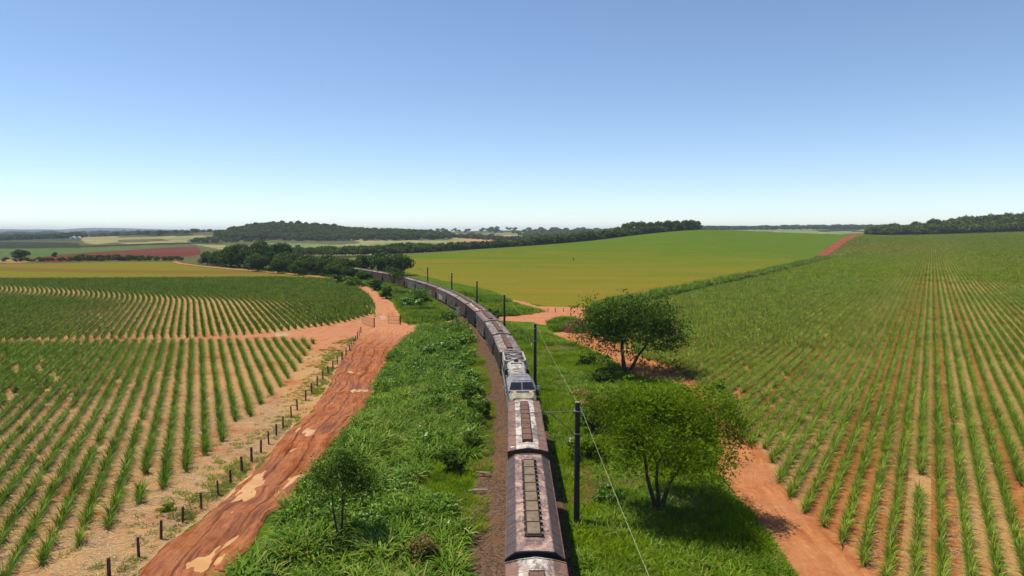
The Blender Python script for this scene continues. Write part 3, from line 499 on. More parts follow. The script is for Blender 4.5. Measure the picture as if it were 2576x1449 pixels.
idx = np.arange(nr * nc).reshape(nr, nc)
Fc = np.stack([idx[:-1, :-1], idx[:-1, 1:], idx[1:, 1:], idx[1:, :-1]], -1).reshape(-1, 4)
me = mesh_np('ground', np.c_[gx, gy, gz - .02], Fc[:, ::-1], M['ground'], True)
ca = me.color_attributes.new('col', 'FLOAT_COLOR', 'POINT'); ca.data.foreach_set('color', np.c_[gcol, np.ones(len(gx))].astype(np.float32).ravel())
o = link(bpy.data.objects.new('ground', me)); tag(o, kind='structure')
if o.data.polygons[5000].normal.z < 0: o.data.flip_normals()

# fields
soil_left = [(-160, 20)] + [(-26.5, 20)] + L['muddy_l'][1:] + [L['path_l'][0]] + L['cane_far_left'][8:10] + [(-140, 128), (-230, 128)]
sheet('straw_field', soil_left, M['field_left'], .004, 12, 1.0, .5)
sheet('straw_field', L['cane_far_left'], M['field_left'], .009, 15, 1.0, .4)
sheet('yellow_field', L['yellow'], M['yellow'], .02, 15, 4, .6, .12)
sheet('green_field', L['green'], M['green'], .012, 14, 4, .8, .12)
sheet('row_field', [(p[0] - .6, p[1]) if i < 22 else p for i, p in enumerate(L['cane_right'])], M['field_right'], .010, 14, 1.5, .6, .14)
# roads
ribbon('field_road', L['field_top'], L['field_bot'], M['dirt'], .014, 10, 220, .7, 3)
ribbon('farm_road', L['path_l'], L['path_r'], M['dirt'], .018, 8, 260, .5, 4)
ribbon('field_strip', L['strip_t'], L['strip_b'], M['dirt'], .017, 4, 80, .7, 6)
ribbon('crossing_road', L['cross_t'], L['cross_b'], M['dirt'], .022, 10, 160, .6, 5)
ribbon('sandy_road', L['right_l'], L['right_r'], M['dirt2'], .026, 12, 260, .8, 7)
POOL = [pz[1:] for pz in L['puddles'] if pz[0] not in ('field', 'right', 'gate1', 'gate2')]
ribbon('muddy_road', L['muddy_l'], L['muddy_r'], M['mud'], .030, 80, 760, .7, 2, .16, POOL)
ribbon('red_track', [(x - 1, y) for x, y in ((262, 590), (342, 715), (425, 845), (490, 945), (502, 965))], [(x, y) for x, y in ((272, 592), (351, 715), (434, 845), (500, 945), (512, 965))], M['redtrack'], .5, 8, 60, 1.5, 8)
for i, pz in enumerate(L['puddles']):
    if pz[0] in ('field', 'right', 'gate1', 'gate2'): sheet('puddle', pz[1:], M['puddle'], .034, 1.2, .2, .3, seed=20 + i); continue
    c_ = np.mean(np.array(pz[1:]), 0); ex = [tuple(c_ + (np.array(q) - c_) * 1.08 + .45 * (np.array(q) - c_) / (np.hypot(*(np.array(q) - c_)) + .1)) for q in pz[1:]]
    sheet('puddle', ex, M['puddle'], .126, 1.2, .4, 0, seed=20 + i)
# green patch of bare ground near the track
# ballast
SS = np.r_[np.arange(12, 420, 2.0)]; V = []; prof = [(-4.0, .012), (-3.1, .06), (-2.4, .34), (0, .40), (2.4, .34), (2.9, .06), (3.3, .012)]
for s in SS:
    for j, (a, z) in enumerate(prof):
        x, y, t_ = track(s, a + (.6 * (vnoise(s, j * 9., 3.0, 2) - .5) if j in (0, 1, 5, 6) else 0)); V.append((x, y, z + float(terr(x, y))))
npf = len(prof); idx = np.arange(len(V)).reshape(-1, npf); Fc = np.stack([idx[:-1, :-1], idx[:-1, 1:], idx[1:, 1:], idx[1:, :-1]], -1).reshape(-1, 4)
tag(link(bpy.data.objects.new('ballast', mesh_np('ballast', V, Fc, M['gravel'], True))), kind='structure')
for off in (-.55, .55):
    mb = MB()
    for s in np.arange(12, 410, 3.0):
        a = track(s, off); b = track(s + 3, off); mb.box(((a[0] + b[0]) / 2, (a[1] + b[1]) / 2, .505 + float(terr(a[0], a[1]))), (.07, 3.05, .15), -a[2] * -1)
    tag(mb.build('rail', M['iron']), kind='structure')
mb = MB()
for s in np.arange(12, 120, .62):
    a = track(s); mb.box((a[0], a[1], .385), (2.2, .22, .14), a[2])
tag(mb.build('sleepers', M['post_wood']), kind='structure')

# ================================================================== FOLIAGE SOURCES
def cane_src(rng, n, lx, ly, L_, w_, seg, mats=('cane', 'cane_dry'), dry=.08, el=(55, 86), dr=(20, 95)):
    b = np.c_[rng.uniform(-lx, lx, n), rng.uniform(-ly, ly, n), np.zeros(n)]; V, Fq = blades(rng, n, b, L_, el, dr, w_, seg)
    mi = np.repeat((rng.uniform(size=n) < dry).astype(int), seg); o = src('s', [(V, Fq)], [M[m] for m in mats]); o.data.polygons.foreach_set('material_index', mi.astype(np.int32)); return o
rng = np.random.default_rng(5)
cane_near = [cane_src(rng, int(rng.integers(24, 42)), .09, .34, (.7, 1.5), .055, 4, el=(62, 89), dr=(15, 110)) for _ in range(6)]
cane_left = [cane_src(rng, int(rng.integers(20, 40)), .12, .34, (.7, 1.7), .055, 4, ('cane_dark', 'cane'), .4, (58, 89), (10, 90)) for _ in range(6)]
cane_mid = [cane_src(rng, 44, .12, .85, (.8, 1.5), .085, 2, el=(58, 88), dr=(15, 80)) for _ in range(5)]
cane_dark = [cane_src(rng, 30, .10, .85, (.8, 1.35), .09, 2, ('cane_dark', 'cane'), .45, (66, 89), (10, 60)) for _ in range(5)]
cane_long = [cane_src(rng, 60, .12, 2.8, (.7, 1.3), .13, 2, ('cane_far', 'cane_dry'), .06, (58, 86), (20, 70)) for _ in range(4)]
# ---- sugar cane on the right
def rows(poly, slope, sp, step, rmin, rmax, rng, gap=.10, gfun=None, every=1, fuzz=None):
    P = np.array(poly); k = math.sqrt(1 + slope * slope) if gfun is None else 1.0; ys = P[:, 1]; out = []
    ymin, ymax = max(20, ys.min()), ys.max(); off = (lambda y: slope * y) if gfun is None else gfun
    cs = [(p[0] - off(p[1])) / k for p in resample(list(map(tuple, P)) + [tuple(P[0])], 10)]
    for r in range(int(min(cs) / sp) - 1, int(max(cs) / sp) + 2):
        if r % every: continue
        y = np.arange(ymin, ymax, step / k); y = y + rng.uniform(-.3, .3, len(y)) * step; x = off(y) + r * sp * k + rng.normal(0, 1, len(y)) * (.05 + (fuzz(r * sp * k, y) if fuzz else 0))
        d = np.hypot(x, y); d = d * (1 + .30 * (vnoise(x, y, 9., 55) - .5)); m = inside(x, y, poly) & (d >= rmin) & (d < rmax) & (np.abs(x) < .80 * y + 12)
        g = vnoise(y, np.full(len(y), r * 3.7), 2.6, 77); m &= g > gap * 1.6
        if fuzz: m &= (vnoise(x, y, 7., 78) > .30 * np.clip((-20 - r * sp * k) / 25, 0, 1)) | (g > .6)
        x = x[m]; y = y[m]
        sl = np.gradient(off(np.array([0., 1])))[0] if gfun is None else (off(y + .5) - off(y - .5))
        out.append(np.c_[x, y, np.full(len(x), math.atan(slope)) if gfun is None else np.arctan(sl)])
    return np.concatenate(out)
def plant(name, A, srcs, smin, smax, label, cat, rng, patch=30, zo=0.0, along=False, thick=None):
    z = terr(A[:, 0], A[:, 1]) + zo; g = .7 * vnoise(A[:, 0], A[:, 1], patch, 31) + .3 * vnoise(A[:, 0], A[:, 1], 2.0, 32)
    s = smin + (smax - smin) * g + (thick(A[:, 0], A[:, 1]) if thick else 0); rz = -A[:, 2] if along else rng.uniform(0, 6.28, len(A)); flip = (rng.uniform(size=len(A)) < .5) * np.pi
    S = np.c_[s, s if not along else np.ones(len(A)), s * rng.uniform(.88, 1.12, len(A))]
    return scatter(name, srcs, np.c_[A[:, 0], A[:, 1], z], rz + flip, S, rng.integers(0, len(srcs), len(A)), label, cat)
cr = L['cane_right']; rg = np.random.default_rng(3)
plant('sugarcane', rows(cr, .613, 1.38, .52, 0, 125, rg, .05, fuzz=lambda c, y: .30 * np.clip((-22 - c) / 30, 0, 1)), cane_near, .68, 1.1, 'rows of young green sugarcane nearest the sandy road on the right', 'sugarcane', rg, 22, .01, True)
plant('sugarcane', rows(cr, .613, 1.38, 1.45, 125, 330, rg, .06), cane_mid, .72, 1.08, 'dense rows of sugarcane in the middle of the right field', 'sugarcane', rg, 40, .05, True)
plant('sugarcane', rows(cr, .613, 1.38, 4.6, 330, 640, rg, .03), cane_long, 1.0, 1.35, 'distant sugarcane rows running up the slope on the right', 'sugarcane', rg, 60, .12, True)
plant('sugarcane', rows(cr, .613, 1.38, 5.6, 640, 1150, rg, .0), cane_long, 1.2, 1.6, 'farthest pale sugarcane below the dark forest on the right', 'sugarcane', rg, 90, .1, True)
# left: near block in straight rows, far block in curving rows
plant('sugarcane', rows(L['cane_near_left'], -.46, 1.53, .56, 0, 180, rg, .08), cane_left, .7, 1.15, 'sugarcane rows on straw-covered soil left of the muddy road', 'sugarcane', rg, 18, 0, True, lambda x, y: .40 * np.clip((-x - 48) / 30, 0, 1))
gf = lambda y: -(.47 * (np.asarray(y, float) - 130) + .0029 * np.maximum(0, np.asarray(y, float) - 190) ** 2)
A = rows(L['cane_far_left'], -.47, 1.6, 1.15, 0, 400, rg, .03, gf)
plant('sugarcane', A, cane_dark, .8, 1.15, 'dark green sugarcane block with curving rows beyond the field road', 'sugarcane', rg, 40, 0, True)
# tall band of cane along the far edge of the right field
P = []
for a, b in zip(L['cane_edge'][:-1], L['cane_edge'][1:]):
    n = int(math.hypot(b[0] - a[0], b[1] - a[1]) * 2.2); t = rg.uniform(size=n); P.append(np.c_[a[0] + (b[0] - a[0]) * t + rg.uniform(1.2, 7.0, n), a[1] + (b[1] - a[1]) * t - rg.uniform(0, 3, n)])
P = np.concatenate(P); tall = [cane_src(rng, 60, .6, .6, (2.2, 3.6), .15, 4, ('weed', 'cane_dry'), .1, (60, 88), (15, 90)) for _ in range(3)]
scatter('tall_cane_grass', tall, np.c_[P, terr(P[:, 0], P[:, 1])], rg.uniform(0, 6.28, len(P)), rg.uniform(.75, 1.1, len(P)), rg.integers(0, 3, len(P)), 'tall bright cane grass band between the sugarcane and the yellow green field', 'grass')

# ---- tall weeds, left of the track
def weed_src(rng, n, rad, L_, w_, seg=4, mats=('weed', 'cane_dry'), dry=.03, el=(50, 88), dr=(30, 130)):
    a = rng.uniform(0, 6.28, n); r = rad * np.sqrt(rng.uniform(size=n)); b = np.c_[r * np.cos(a), r * np.sin(a), np.zeros(n)]
    V, Fq = blades(rng, n, b, L_, el, dr, w_, seg, az=a + rng.normal(0, .9, n)); o = src('s', [(V, Fq)], [M[m] for m in mats])
    o.data.polygons.foreach_set('material_index', np.repeat((rng.uniform(size=n) < dry).astype(int), seg).astype(np.int32)); return o
def sc_zone(name, P, srcs, s0, s1, label, cat='grass', patch=4.0, seed=0, zo=0.0, probs=None):
    r = np.random.default_rng(seed + 100); g = vnoise(P[:, 0], P[:, 1], patch, seed + 50) * .75 + r.uniform(size=len(P)) * .25
    return scatter(name, srcs, np.c_[P, terr(P[:, 0], P[:, 1]) + zo], r.uniform(0, 6.28, len(P)), s0 + (s1 - s0) * g, r.choice(len(srcs), len(P), p=probs), label, cat)
weeds = [weed_src(rng, 42, .42, (.7, 1.7), .085, el=(50, 89), dr=(50, 170)) for _ in range(4)] + [weed_src(rng, 60, .45, (.8, 1.6), .06, dry=.3) for _ in range(1)]
lawn = [weed_src(rng, 60, .5, (.3, .6), .045, 2, ('grass', 'grass_dry'), .06, (50, 88), (20, 90)) for _ in range(3)]
dryg = [weed_src(rng, 70, .5, (.3, .8), .04, 2, ('grass_dry', 'grass'), .15, (35, 85), (20, 110)) for _ in range(2)]
Pw = jgrid(L['weed_left'], .62, rg); g = vnoise(Pw[:, 0], Pw[:, 1], 5, 61) * .7 + vnoise(Pw[:, 0], Pw[:, 1], 1.5, 63) * .3
bright = (np.hypot(Pw[:, 0] + 5.0, (Pw[:, 1] - 54) * .45) < 2.6) | ((Pw[:, 0] > -13) & (Pw[:, 1] > 95) & (Pw[:, 0] > -9.5 - .08 * (Pw[:, 1] - 95)))
edge = near_d(Pw[:, 0], Pw[:, 1], L['muddy_r']) < 1.0
trk = Pw[:, 0] > -3.1 - np.maximum(0, Pw[:, 1] - 60) * .06
m = ~bright & ~trk & (vnoise(Pw[:, 0], Pw[:, 1], 1.3, 64) > .26)
sc_zone('tall_grass', Pw[m], weeds, .4, 1.6, 'tall arching green grass between the muddy road and the train', patch=2.6, seed=1, probs=[.235] * 4 + [.06])
lw = []
for q in range(3):
    n_ = 150; a_ = rng.normal(size=(n_, 3)); a_ /= np.linalg.norm(a_, axis=1)[:, None]; a_[:, 2] = np.abs(a_[:, 2]); V_, F_ = cards(rng, a_ * np.array([.7, .7, 1.1]) * rng.uniform(.5, 1, (n_, 1)), .24, .17, .6, a_); lw.append(src('s', [(V_, F_)], [M['broad' if q < 2 else 'weed']]))
gb = vnoise(Pw[:, 0], Pw[:, 1], 6.5, 66); mb_ = m & (gb + .25 * (Pw[:, 1] > 92) > .56) & (rg.uniform(size=len(Pw)) < .55)
sc_zone('leafy_weeds', Pw[mb_], lw, .6, 1.35, 'patches of broad leaved weeds growing through the tall grass on the left', 'weeds', seed=13)
mm = bright | (trk & (g > .45)) | edge
sc_zone('short_grass', Pw[mm], lawn, .6, 1.3, 'short bright green grass patches beside the ballast on the left', seed=2)
mm = trk & (g < .5) & (rg.uniform(size=len(Pw)) < .35); sc_zone('dry_grass', Pw[mm], dryg, .5, .9, 'dry brown grass tufts at the edge of the ballast', seed=3)
# ---- grass right of the track
Pv = jgrid(L['verge_right'], .42, rg); g = vnoise(Pv[:, 0], Pv[:, 1], 4.5, 71) * .65 + vnoise(Pv[:, 0], Pv[:, 1], 1.4, 72) * .35
dry = (np.hypot(Pv[:, 0] - 6.2, (Pv[:, 1] - 51) * .5) < 1.4) | (np.hypot(Pv[:, 0] - 7.3, (Pv[:, 1] - 88) * .35) < 2.2) | (g < .36) | (np.hypot(Pv[:, 0] - 7.5, (Pv[:, 1] - 37) * .3) < .6)
sc_zone('short_grass', Pv[~dry], lawn, .7, 1.6, 'bright green grass verge between the train and the sandy road', seed=4)
sc_zone('dry_grass', Pv[dry], dryg, .5, .95, 'straw coloured dry grass patches in the right verge', seed=5)
tw = (vnoise(Pv[:, 0], Pv[:, 1], 3.0, 75) > .42) & (rg.uniform(size=len(Pv)) < .5); sc_zone('tall_grass', Pv[tw], weeds, .35, .95, 'taller grass clumps in the right verge under the trees', seed=6, probs=[.235] * 4 + [.06])
# ---- upper zones round the crossing
Pu = np.concatenate([jgrid(L['upper_left'], .9, rg), jgrid(L['upper_right'], .9, rg), jgrid(L['small_grass'], .7, rg)])
lawn2 = [weed_src(rng, 46, .8, (.5, 1.0), .10, 2, ('grass', 'grass_dry'), .08, (50, 88), (20, 90)) for _ in range(3)]
weeds2 = [weed_src(rng, 46, .8, (1.0, 1.8), .12, 2, ('weed', 'grass'), .3, (50, 88), (20, 90)) for _ in range(3)]
g = vnoise(Pu[:, 0], Pu[:, 1], 9, 81)
sc_zone('short_grass', Pu[g < .62], lawn2, .6, 1.2, 'bright green grass round the level crossing', seed=7)
sc_zone('tall_grass', Pu[g >= .5], weeds2, .5, 1.1, 'taller green weeds round the level crossing', seed=8)
# strip of grass and weeds along the track further off
P = np.concatenate([np.array([track(s, o_)[:2] for s, o_ in zip(rg.uniform(120, 345, 1500), np.where(rg.uniform(size=1500) < .6, -rg.uniform(4.5, 10, 1500), rg.uniform(3.8, 8, 1500)))])])
P = P[~(inside(P[:, 0], P[:, 1], L['cross_t'] + L['cross_b'][::-1]))]; P = P[near_d(P[:, 0], P[:, 1], [(-12, 143), (0, 150), (5, 155)]) > 5]
sc_zone('tall_grass', P, weeds2, .5, 1.1, 'weeds along both sides of the curving track', seed=9)
# ---- fence verge: sparse low grass along the fence of the muddy road
P = []
for a, b in zip(L['muddy_l'][:-2], L['muddy_l'][1:-1]):
    n = int(math.hypot(b[0] - a[0], b[1] - a[1]) * 13); t = rg.uniform(size=n); P.append(np.c_[a[0] + (b[0] - a[0]) * t - rg.gamma(2.0, .85, n) - .25, a[1] + (b[1] - a[1]) * t])
P = np.concatenate(P); g = vnoise(P[:, 0], P[:, 1], 3.0, 91); P = P[(g > .42) | (rg.uniform(size=len(P)) < .18)]
fv = [weed_src(rng, 34, .28, (.12, .32), .035, 2, ('grass', 'grass_dry'), .35, (40, 88), (20, 90)) for _ in range(3)]
sc_zone('verge_grass', P, fv, .6, 1.4, 'low patchy grass along the post fence beside the muddy road', seed=10)
# straw litter between the cane rows (short lying strips)
def straw_src(rng, n=40):
    b = np.c_[rng.uniform(-.6, .6, n), rng.uniform(-.6, .6, n), rng.uniform(.01, .04, n)]; V, Fq = blades(rng, n, b, (.25, .8), (0, 12), (0, 25), .022, 2); return src('s', [(V, Fq)], [M['cane_dry']])
k = N('straw'); isl = k.n('NewGeometry').outputs['Random Per Island']; M['straw'] = k.pbr(k.mix(isl, (.30, .20, .11), (.56, .42, .24)), .8)
ss = [straw_src(rng) for _ in range(4)]
for o in ss: o.data.materials[0] = M['straw']
P = jgrid(L['cane_near_left'], 1.15, rg); P2 = jgrid([(-26, 28)] + L['muddy_l'][2:8] + [(p[0], p[1]) for p in L['cane_near_left'][6:12]][::1], 1.0, rg)
P = np.concatenate([P[P[:, 1] < 85], P2[P2[:, 1] < 85]]); sc_zone('straw_litter', P, ss, .8, 1.2, 'dry cane straw lying between the left rows', 'straw', seed=11)
P = jgrid(cr, 1.3, rg); P = P[(P[:, 1] < 75)]; c_ = np.floor(((P[:, 0] - .613 * P[:, 1]) / math.sqrt(1 + .613 ** 2)) / 1.6); P = P[(np.sin(c_ * 12.9898) * 43758.5 % 1) > .8]
sc_zone('straw_litter', P, ss, .8, 1.2, 'dry cane straw lying between some of the right rows', 'straw', seed=12)

# weeds creeping over the edge of the ballast
n_ = 1500; s_ = rg.uniform(30, 140, n_); o_ = -2.3 - rg.gamma(1.6, .7, n_); P = np.array([track(a, b)[:2] for a, b in zip(s_, o_)]); keep = (vnoise(P[:, 0] * 0, s_, 4.5, 67) + (s_ > 60) * .22 - .14 * (o_ > -3)) > .52; P = P[keep & (np.abs(s_ - 143) > 4)]
sc_zone('ballast_weeds', P, lawn + dryg, .4, 1.1, 'sparse weeds creeping over the left edge of the ballast', 'weeds', seed=14)
n_ = 900; s_ = rg.uniform(30, 140, n_); P = np.array([track(a, b)[:2] for a, b in zip(s_, 2.6 + rg.gamma(1.4, .6, n_))]); P = P[np.abs(s_ - 143) > 4]
sc_zone('ballast_weeds', P, lawn, .5, 1.0, 'sparse weeds creeping over the right edge of the ballast', 'weeds', seed=15)

P = jgrid([p for p in L['weed_left']], 1.9, rg); P = P[(P[:, 1] > 50) & (P[:, 0] > -8.5 - .07 * np.maximum(0, P[:, 1] - 60)) & (near_d(P[:, 0], P[:, 1], [(-5, 48), (-5, 60)]) > 1.8) & (rg.uniform(size=len(P)) < .55)]
sc_zone('leafy_weeds', P, [bpy.data.objects.new('w', o_.data) for o_ in lw], 1.1, 2.1, 'lumpy broad leaved shrubs crowding the left side of the ballast', 'weeds', seed=16)
# ================================================================== TRAIN
def bogie(parent, y, iron):
    mb = MB()
    for sx in (-1, 1):
        mb.prism([(sx * 1.02 - .07, .62), (sx * 1.02 + .07, .62), (sx * 1.02 + .07, 1.0), (sx * 1.02 - .07, 1.0)], y - 1.25, y + 1.25)
        mb.box((sx * 1.02, y, .78), (.2, .7, .5))
    mb.box((0, y, .85), (2.0, .35, .3)); b = mb.build('bogie', iron, parent, .02)
    for dy in (-.88, .88):
        for sx in (-1, 1): MB().tube((sx * .68, y + dy, .98), (sx * .82, y + dy, .98), .42, .42, 14).build('wheel', iron, b)
        MB().tube((-.75, y + dy, .98), (.75, y + dy, .98), .08, .08, 8).build('axle', iron, b)
def make_wagon(kind, L_=14.9):
    root = empty('hopper_wagon'); hl = L_ / 2
    body = MB(); ze, zt = 1.08, 3.78 if kind == 'b' else 3.92
    # sides: upper band over the full length, lower part narrows towards the hoppers under sloping ends
    Wd = 1.42
    side = [(-hl, zt), (-hl, zt - .75), (-hl + 1.65, ze), (hl - 1.65, ze), (hl, zt - .75), (hl, zt)]
    vs = [(-Wd, y, z) for y, z in side] + [(Wd, y, z) for y, z in side]; n = len(side)
    body.add(vs, [tuple(range(n)), tuple(range(2 * n - 1, n - 1, -1))] + [(i, n + i, n + (i + 1) % n, (i + 1) % n) for i in range(n)])
    k_ = 11
    for i in range(k_ + 1):       # pressed ribs down the sides
        y = -hl + .08 + (L_ - .16) * i / k_; e = min(1, max(0, (abs(y) - (hl - 1.65)) / 1.65)); zb = ze + e * (zt - .75 - ze)
        for sx in (-1, 1): body.box((sx * (Wd + .035), y, (zb + zt - .1) / 2), (.07, .11, zt - .1 - zb))
    for sx in (-1, 1):
        body.box((sx * (Wd + .045), 0, zt - .06), (.09, L_, .14)); body.box((sx * (Wd - .02), 0, ze - .03), (.12, L_ - 3.2, .2))
    body.build('body', M['black'], root)                   # replaced by the colour of each wagon
    # roof
    if kind == 'b': prof = [(-1.47, zt), (-.98, 4.14), (-.3, 4.20), (.3, 4.20), (.98, 4.14), (1.47, zt)]
    else: prof = [(-1.49, zt), (-.85, 4.08), (0, 4.20), (.85, 4.08), (1.49, zt)]
    low = [(1.44, zt - .08), (-1.44, zt - .08)]
    rf = MB(); rf.prism((prof + low)[::-1], -hl, hl)
    for e in (-1, 1):                                          # raised lip over each end
        for a, b in zip(prof[:-1], prof[1:]): rf.tube((a[0], e * (hl - .03), a[1] + .02), (b[0], e * (hl - .03), b[1] + .02), .045, n=4)
    nrib = 12
    for i in range(1, nrib):
        y = -hl + L_ * i / nrib
        for a, b in zip(prof[:-1], prof[1:]): rf.tube((a[0], y, a[1]), (b[0], y, b[1]), .018, n=4)
    rf.build('roof', M['black'], root)
    for e in (-1, 1):                                          # end sheets
        en = MB(); en.prism((prof + [(1.40, zt - .7), (-1.40, zt - .7)])[::-1], e * hl + (0.0 if e > 0 else -.03), e * hl + (.03 if e > 0 else 0)); en.box((0, e * (hl + .05), zt - .35), (.1, .06, .7)); en.build('end_panel', M['black'], root)
    # hatch: a long trough of lids
    nl = 8; hw = .34; hlen = 11.6
    h = MB(); h.box((0, 0, 4.235), (2 * hw + .1, hlen + .15, .1)); hc = h.build('hatch_coaming', M['iron'], root)
    for i in range(nl):
        y = -hlen / 2 + hlen * (i + .5) / nl; l = MB(); l.box((0, y, 4.33), (2 * hw, hlen / nl - .06, .1)); l.build('hatch_lid', M['hatch_olive' if kind == 'b' else 'hatch'], root, .015)
        MB().box((0, y + hlen / nl / 2, 4.385), (2 * hw + .06, .045, .04)).build('hatch_strap', M['black'], root)
    if kind == 'b':
        r = MB(); r.tube((-hw - .12, -hlen / 2, 4.36), (-hw - .12, hlen / 2, 4.36), .022, n=5)
        for i in range(nl * 2 + 1): y = -hlen / 2 + hlen * i / nl / 2; r.box((-hw - .12, y, 4.28), (.07, .05, .16)); r.box((hw + .11, y, 4.28), (.13, .14, .15))
        r.build('hatch_rail', M['iron'], root)
    # running gear
    fr = MB(); fr.box((0, 0, 1.08), (.7, L_ + .1, .26))
    for e in (-1, 1):
        fr.box((0, e * (hl - .1), 1.08), (2.8, .2, .3)); fr.box((0, e * (hl - .9), 1.2), (2.7, 1.7, .06)); fr.box((0, e * (hl + .28), 1.0), (.25, .6, .22))
    fr.build('underframe', M['iron'], root)
    for yy in (-3.6, 0, 3.6): MB().prism([(-1.3, ze), (1.3, ze), (.5, .62), (-.5, .62)], yy - 1.3, yy + 1.3).build('hopper_chute', M['iron'], root)
    for e in (-1, 1):
        ld = MB()
        for dx in (.92, 1.36): ld.box((dx * e, e * (hl + .09), 2.55), (.04, .04, 2.5))
        for j in range(8): ld.box((1.14 * e, e * (hl + .09), 1.45 + j * .32), (.44, .03, .03))
        ld.build('ladder', M['iron'], root); bogie(root, e * (hl - 2.0), M['iron'])
    return root
KIND = {}
def recolor(root, wb, wr):
    for ch in [o for o in COL.objects if o.parent == root]:
        nm = ch.name.split('.')[0]
        if nm in ('body', 'roof', 'end_panel'):
            mt = wr if nm == 'roof' else wb
            ch.material_slots[0].link = 'OBJECT'; ch.material_slots[0].material = M['black'] if nm == 'end_panel' and wr is WR[1] and wb is WB[4] else mt
protos = {}
spec = [ # s of the wagon's middle, kind, body, roof, label
 (25.0 - .35, 'a', 4, 0, 'nearest hopper wagon, cut by the bottom edge of the photo'),
 (40.2, 'b', 4, 1, 'pinkish brown hopper wagon with chamfered roof and row of olive hatch lids'),
 (56.5, 'a', 4, 0, 'hopper wagon coupled in front of the locomotive, pale roof with brown edges and rust hatch'),
 (98.4, 'a', 3, 2, 'dusty beige hopper wagon coupled directly behind the locomotive'),
 (114.4, 'a', 0, 2, 'second hopper wagon behind the locomotive, grey with light dusty roof'),
 (130.4, 'a', 3, 3, 'third hopper wagon behind the locomotive, grey brown side beside the tall pole'),
 (146.4, 'a', 2, 0, 'black sided hopper wagon by the level crossing with white blotches on its roof'),
 (162.3, 'a', 4, 2, 'brown hopper wagon just past the level crossing'),
 (177.9, 'a', 0, 2, 'plain grey hopper wagon between the brown one and the one with white scrawl'),
 (193.2, 'a', 3, 2, 'beige grey hopper wagon with white scrawl low on its side'),
 (208.6, 'a', 1, 3, 'maroon hopper wagon with a pale painted square low on its side'),
 (224.2, 'a', 0, 2, 'grey hopper wagon behind the maroon one with the pale square'),
 (239.8, 'a', 3, 2, 'pale beige hopper wagon on the far part of the curve'),
 (255.4, 'a', 1, 3, 'dark maroon hopper wagon seen just right of the bushy tree'),
 (271.0, 'a', 1, 1, 'maroon hopper wagon half hidden by the bushy tree'),
 (286.6, 'a', 4, 0, 'pinkish hopper wagon with pale roof near the end of the curve'),
 (302.2, 'a', 0, 3, 'grey hopper wagon mostly hidden by bushes far along the curve'),
 (317.8, 'a', 1, 0, 'farthest hopper wagon in view, maroon, entering the trees'),
]
rail_z = .10
pa = make_wagon('a'); pb = make_wagon('b'); used_a = False; wagons = []
for i, (s, kd, wb, wr, lab) in enumerate(spec):
    if kd == 'b': o = pb
    elif not used_a: o = pa; used_a = True
    else: o = copy_tree(pa)
    x, y, t_ = track(s); o.location = (x, y, float(terr(x, y))); o.rotation_euler = (0, 0, t_); recolor(o, WB[wb], WR[wr])
    tag(o, lab, 'train wagon', 'hopper wagons of the train'); wagons.append(o)
def strokes(name, root, pts_list, mat, x=-1.47, wdt=.09):
    mb = MB()
    for pts in pts_list:
        for a, b in zip(pts[:-1], pts[1:]):
            d = Vector((0, b[0] - a[0], b[1] - a[1])); L_ = d.length; d.normalize(); nrm = Vector((0, -d.z, d.y)) * wdt / 2; A_ = Vector((x - .04, *a)); B_ = Vector((x - .04, *b))
            mb.add([A_ - nrm, B_ - nrm, B_ + nrm, A_ + nrm] + [p_ + Vector((-.012, 0, 0)) for p_ in (A_ - nrm, B_ - nrm, B_ + nrm, A_ + nrm)], [(0, 1, 2, 3), (7, 6, 5, 4), (0, 4, 5, 1), (1, 5, 6, 2), (2, 6, 7, 3), (3, 7, 4, 0)])
    return mb.build(name, mat, root)
rgs = random.Random(4)
# scrawled paint on two wagon sides (seen from the west)
def scrawl(y0, n, h, wd_):
    out = []
    for i in range(n):
        y = y0 - i * wd_ * 1.25; z = 1.5
        k_ = i % 4
        if k_ == 0: out.append([(y, z), (y, z + h), (y - wd_, z + h), (y - wd_, z), (y, z)])
        elif k_ == 1: out.append([(y - wd_, z + h), (y, z + h), (y, z + h / 2), (y - wd_, z + h / 2), (y - wd_, z), (y, z)])
        elif k_ == 2: out.append([(y - wd_, z + h), (y, z + h * .7), (y, z + .2), (y - wd_, z)])
        else: out.append([(y, z), (y - wd_ / 2, z + h), (y - wd_, z), (y - wd_ * .2, z + h * .4)])
    return out
strokes('painted_scrawl', wagons[9], scrawl(2.6, 4, 1.0, .95), M['white'], wdt=.2)
strokes('painted_scrawl', wagons[10], scrawl(1.5, 2, 1.0, 1.1) + [[(1.2, 1.45), (-1.2, 1.45)]], M['cream'], wdt=.34)
# ------------------------------------------------------------------ locomotive, cab towards us
loco = empty('diesel_locomotive')
def part(nm, mb, mt, bev=.03, par=None): return mb.build(nm, M[mt] if isinstance(mt, str) else mt, par or loco, bev)
m = MB(); m.box((0, 0, 1.45), (2.9, 22.0, .28)); m.box((0, 0, 1.2), (2.2, 20.5, .3)); m.box((0, -.6, .85), (2.5, 5.6, .8)); m.box((0, -11.15, 1.15), (2.6, .25, .8)); m.box((0, 11.15, 1.15), (2.6, .25, .8)); m.box((0, -11.5, 1.0), (.3, .6, .25)); m.box((0, 11.5, 1.0), (.3, .6, .25)); part('frame', m, 'iron')
nose = [(-1.36, 1.6), (1.36, 1.6), (1.36, 3.55), (1.1, 3.92), (-1.1, 3.92), (-1.36, 3.55)]; nose1 = [(-1.2, 1.6), (1.2, 1.6), (1.2, 3.3), (.95, 3.6), (-.95, 3.6), (-1.2, 3.3)]
m = MB(); m.prism(nose1[::-1], -11.2, -10.5, nose[::-1]); m.prism(nose[::-1], -10.5, -9.25); ns = part('nose', m, 'cream')
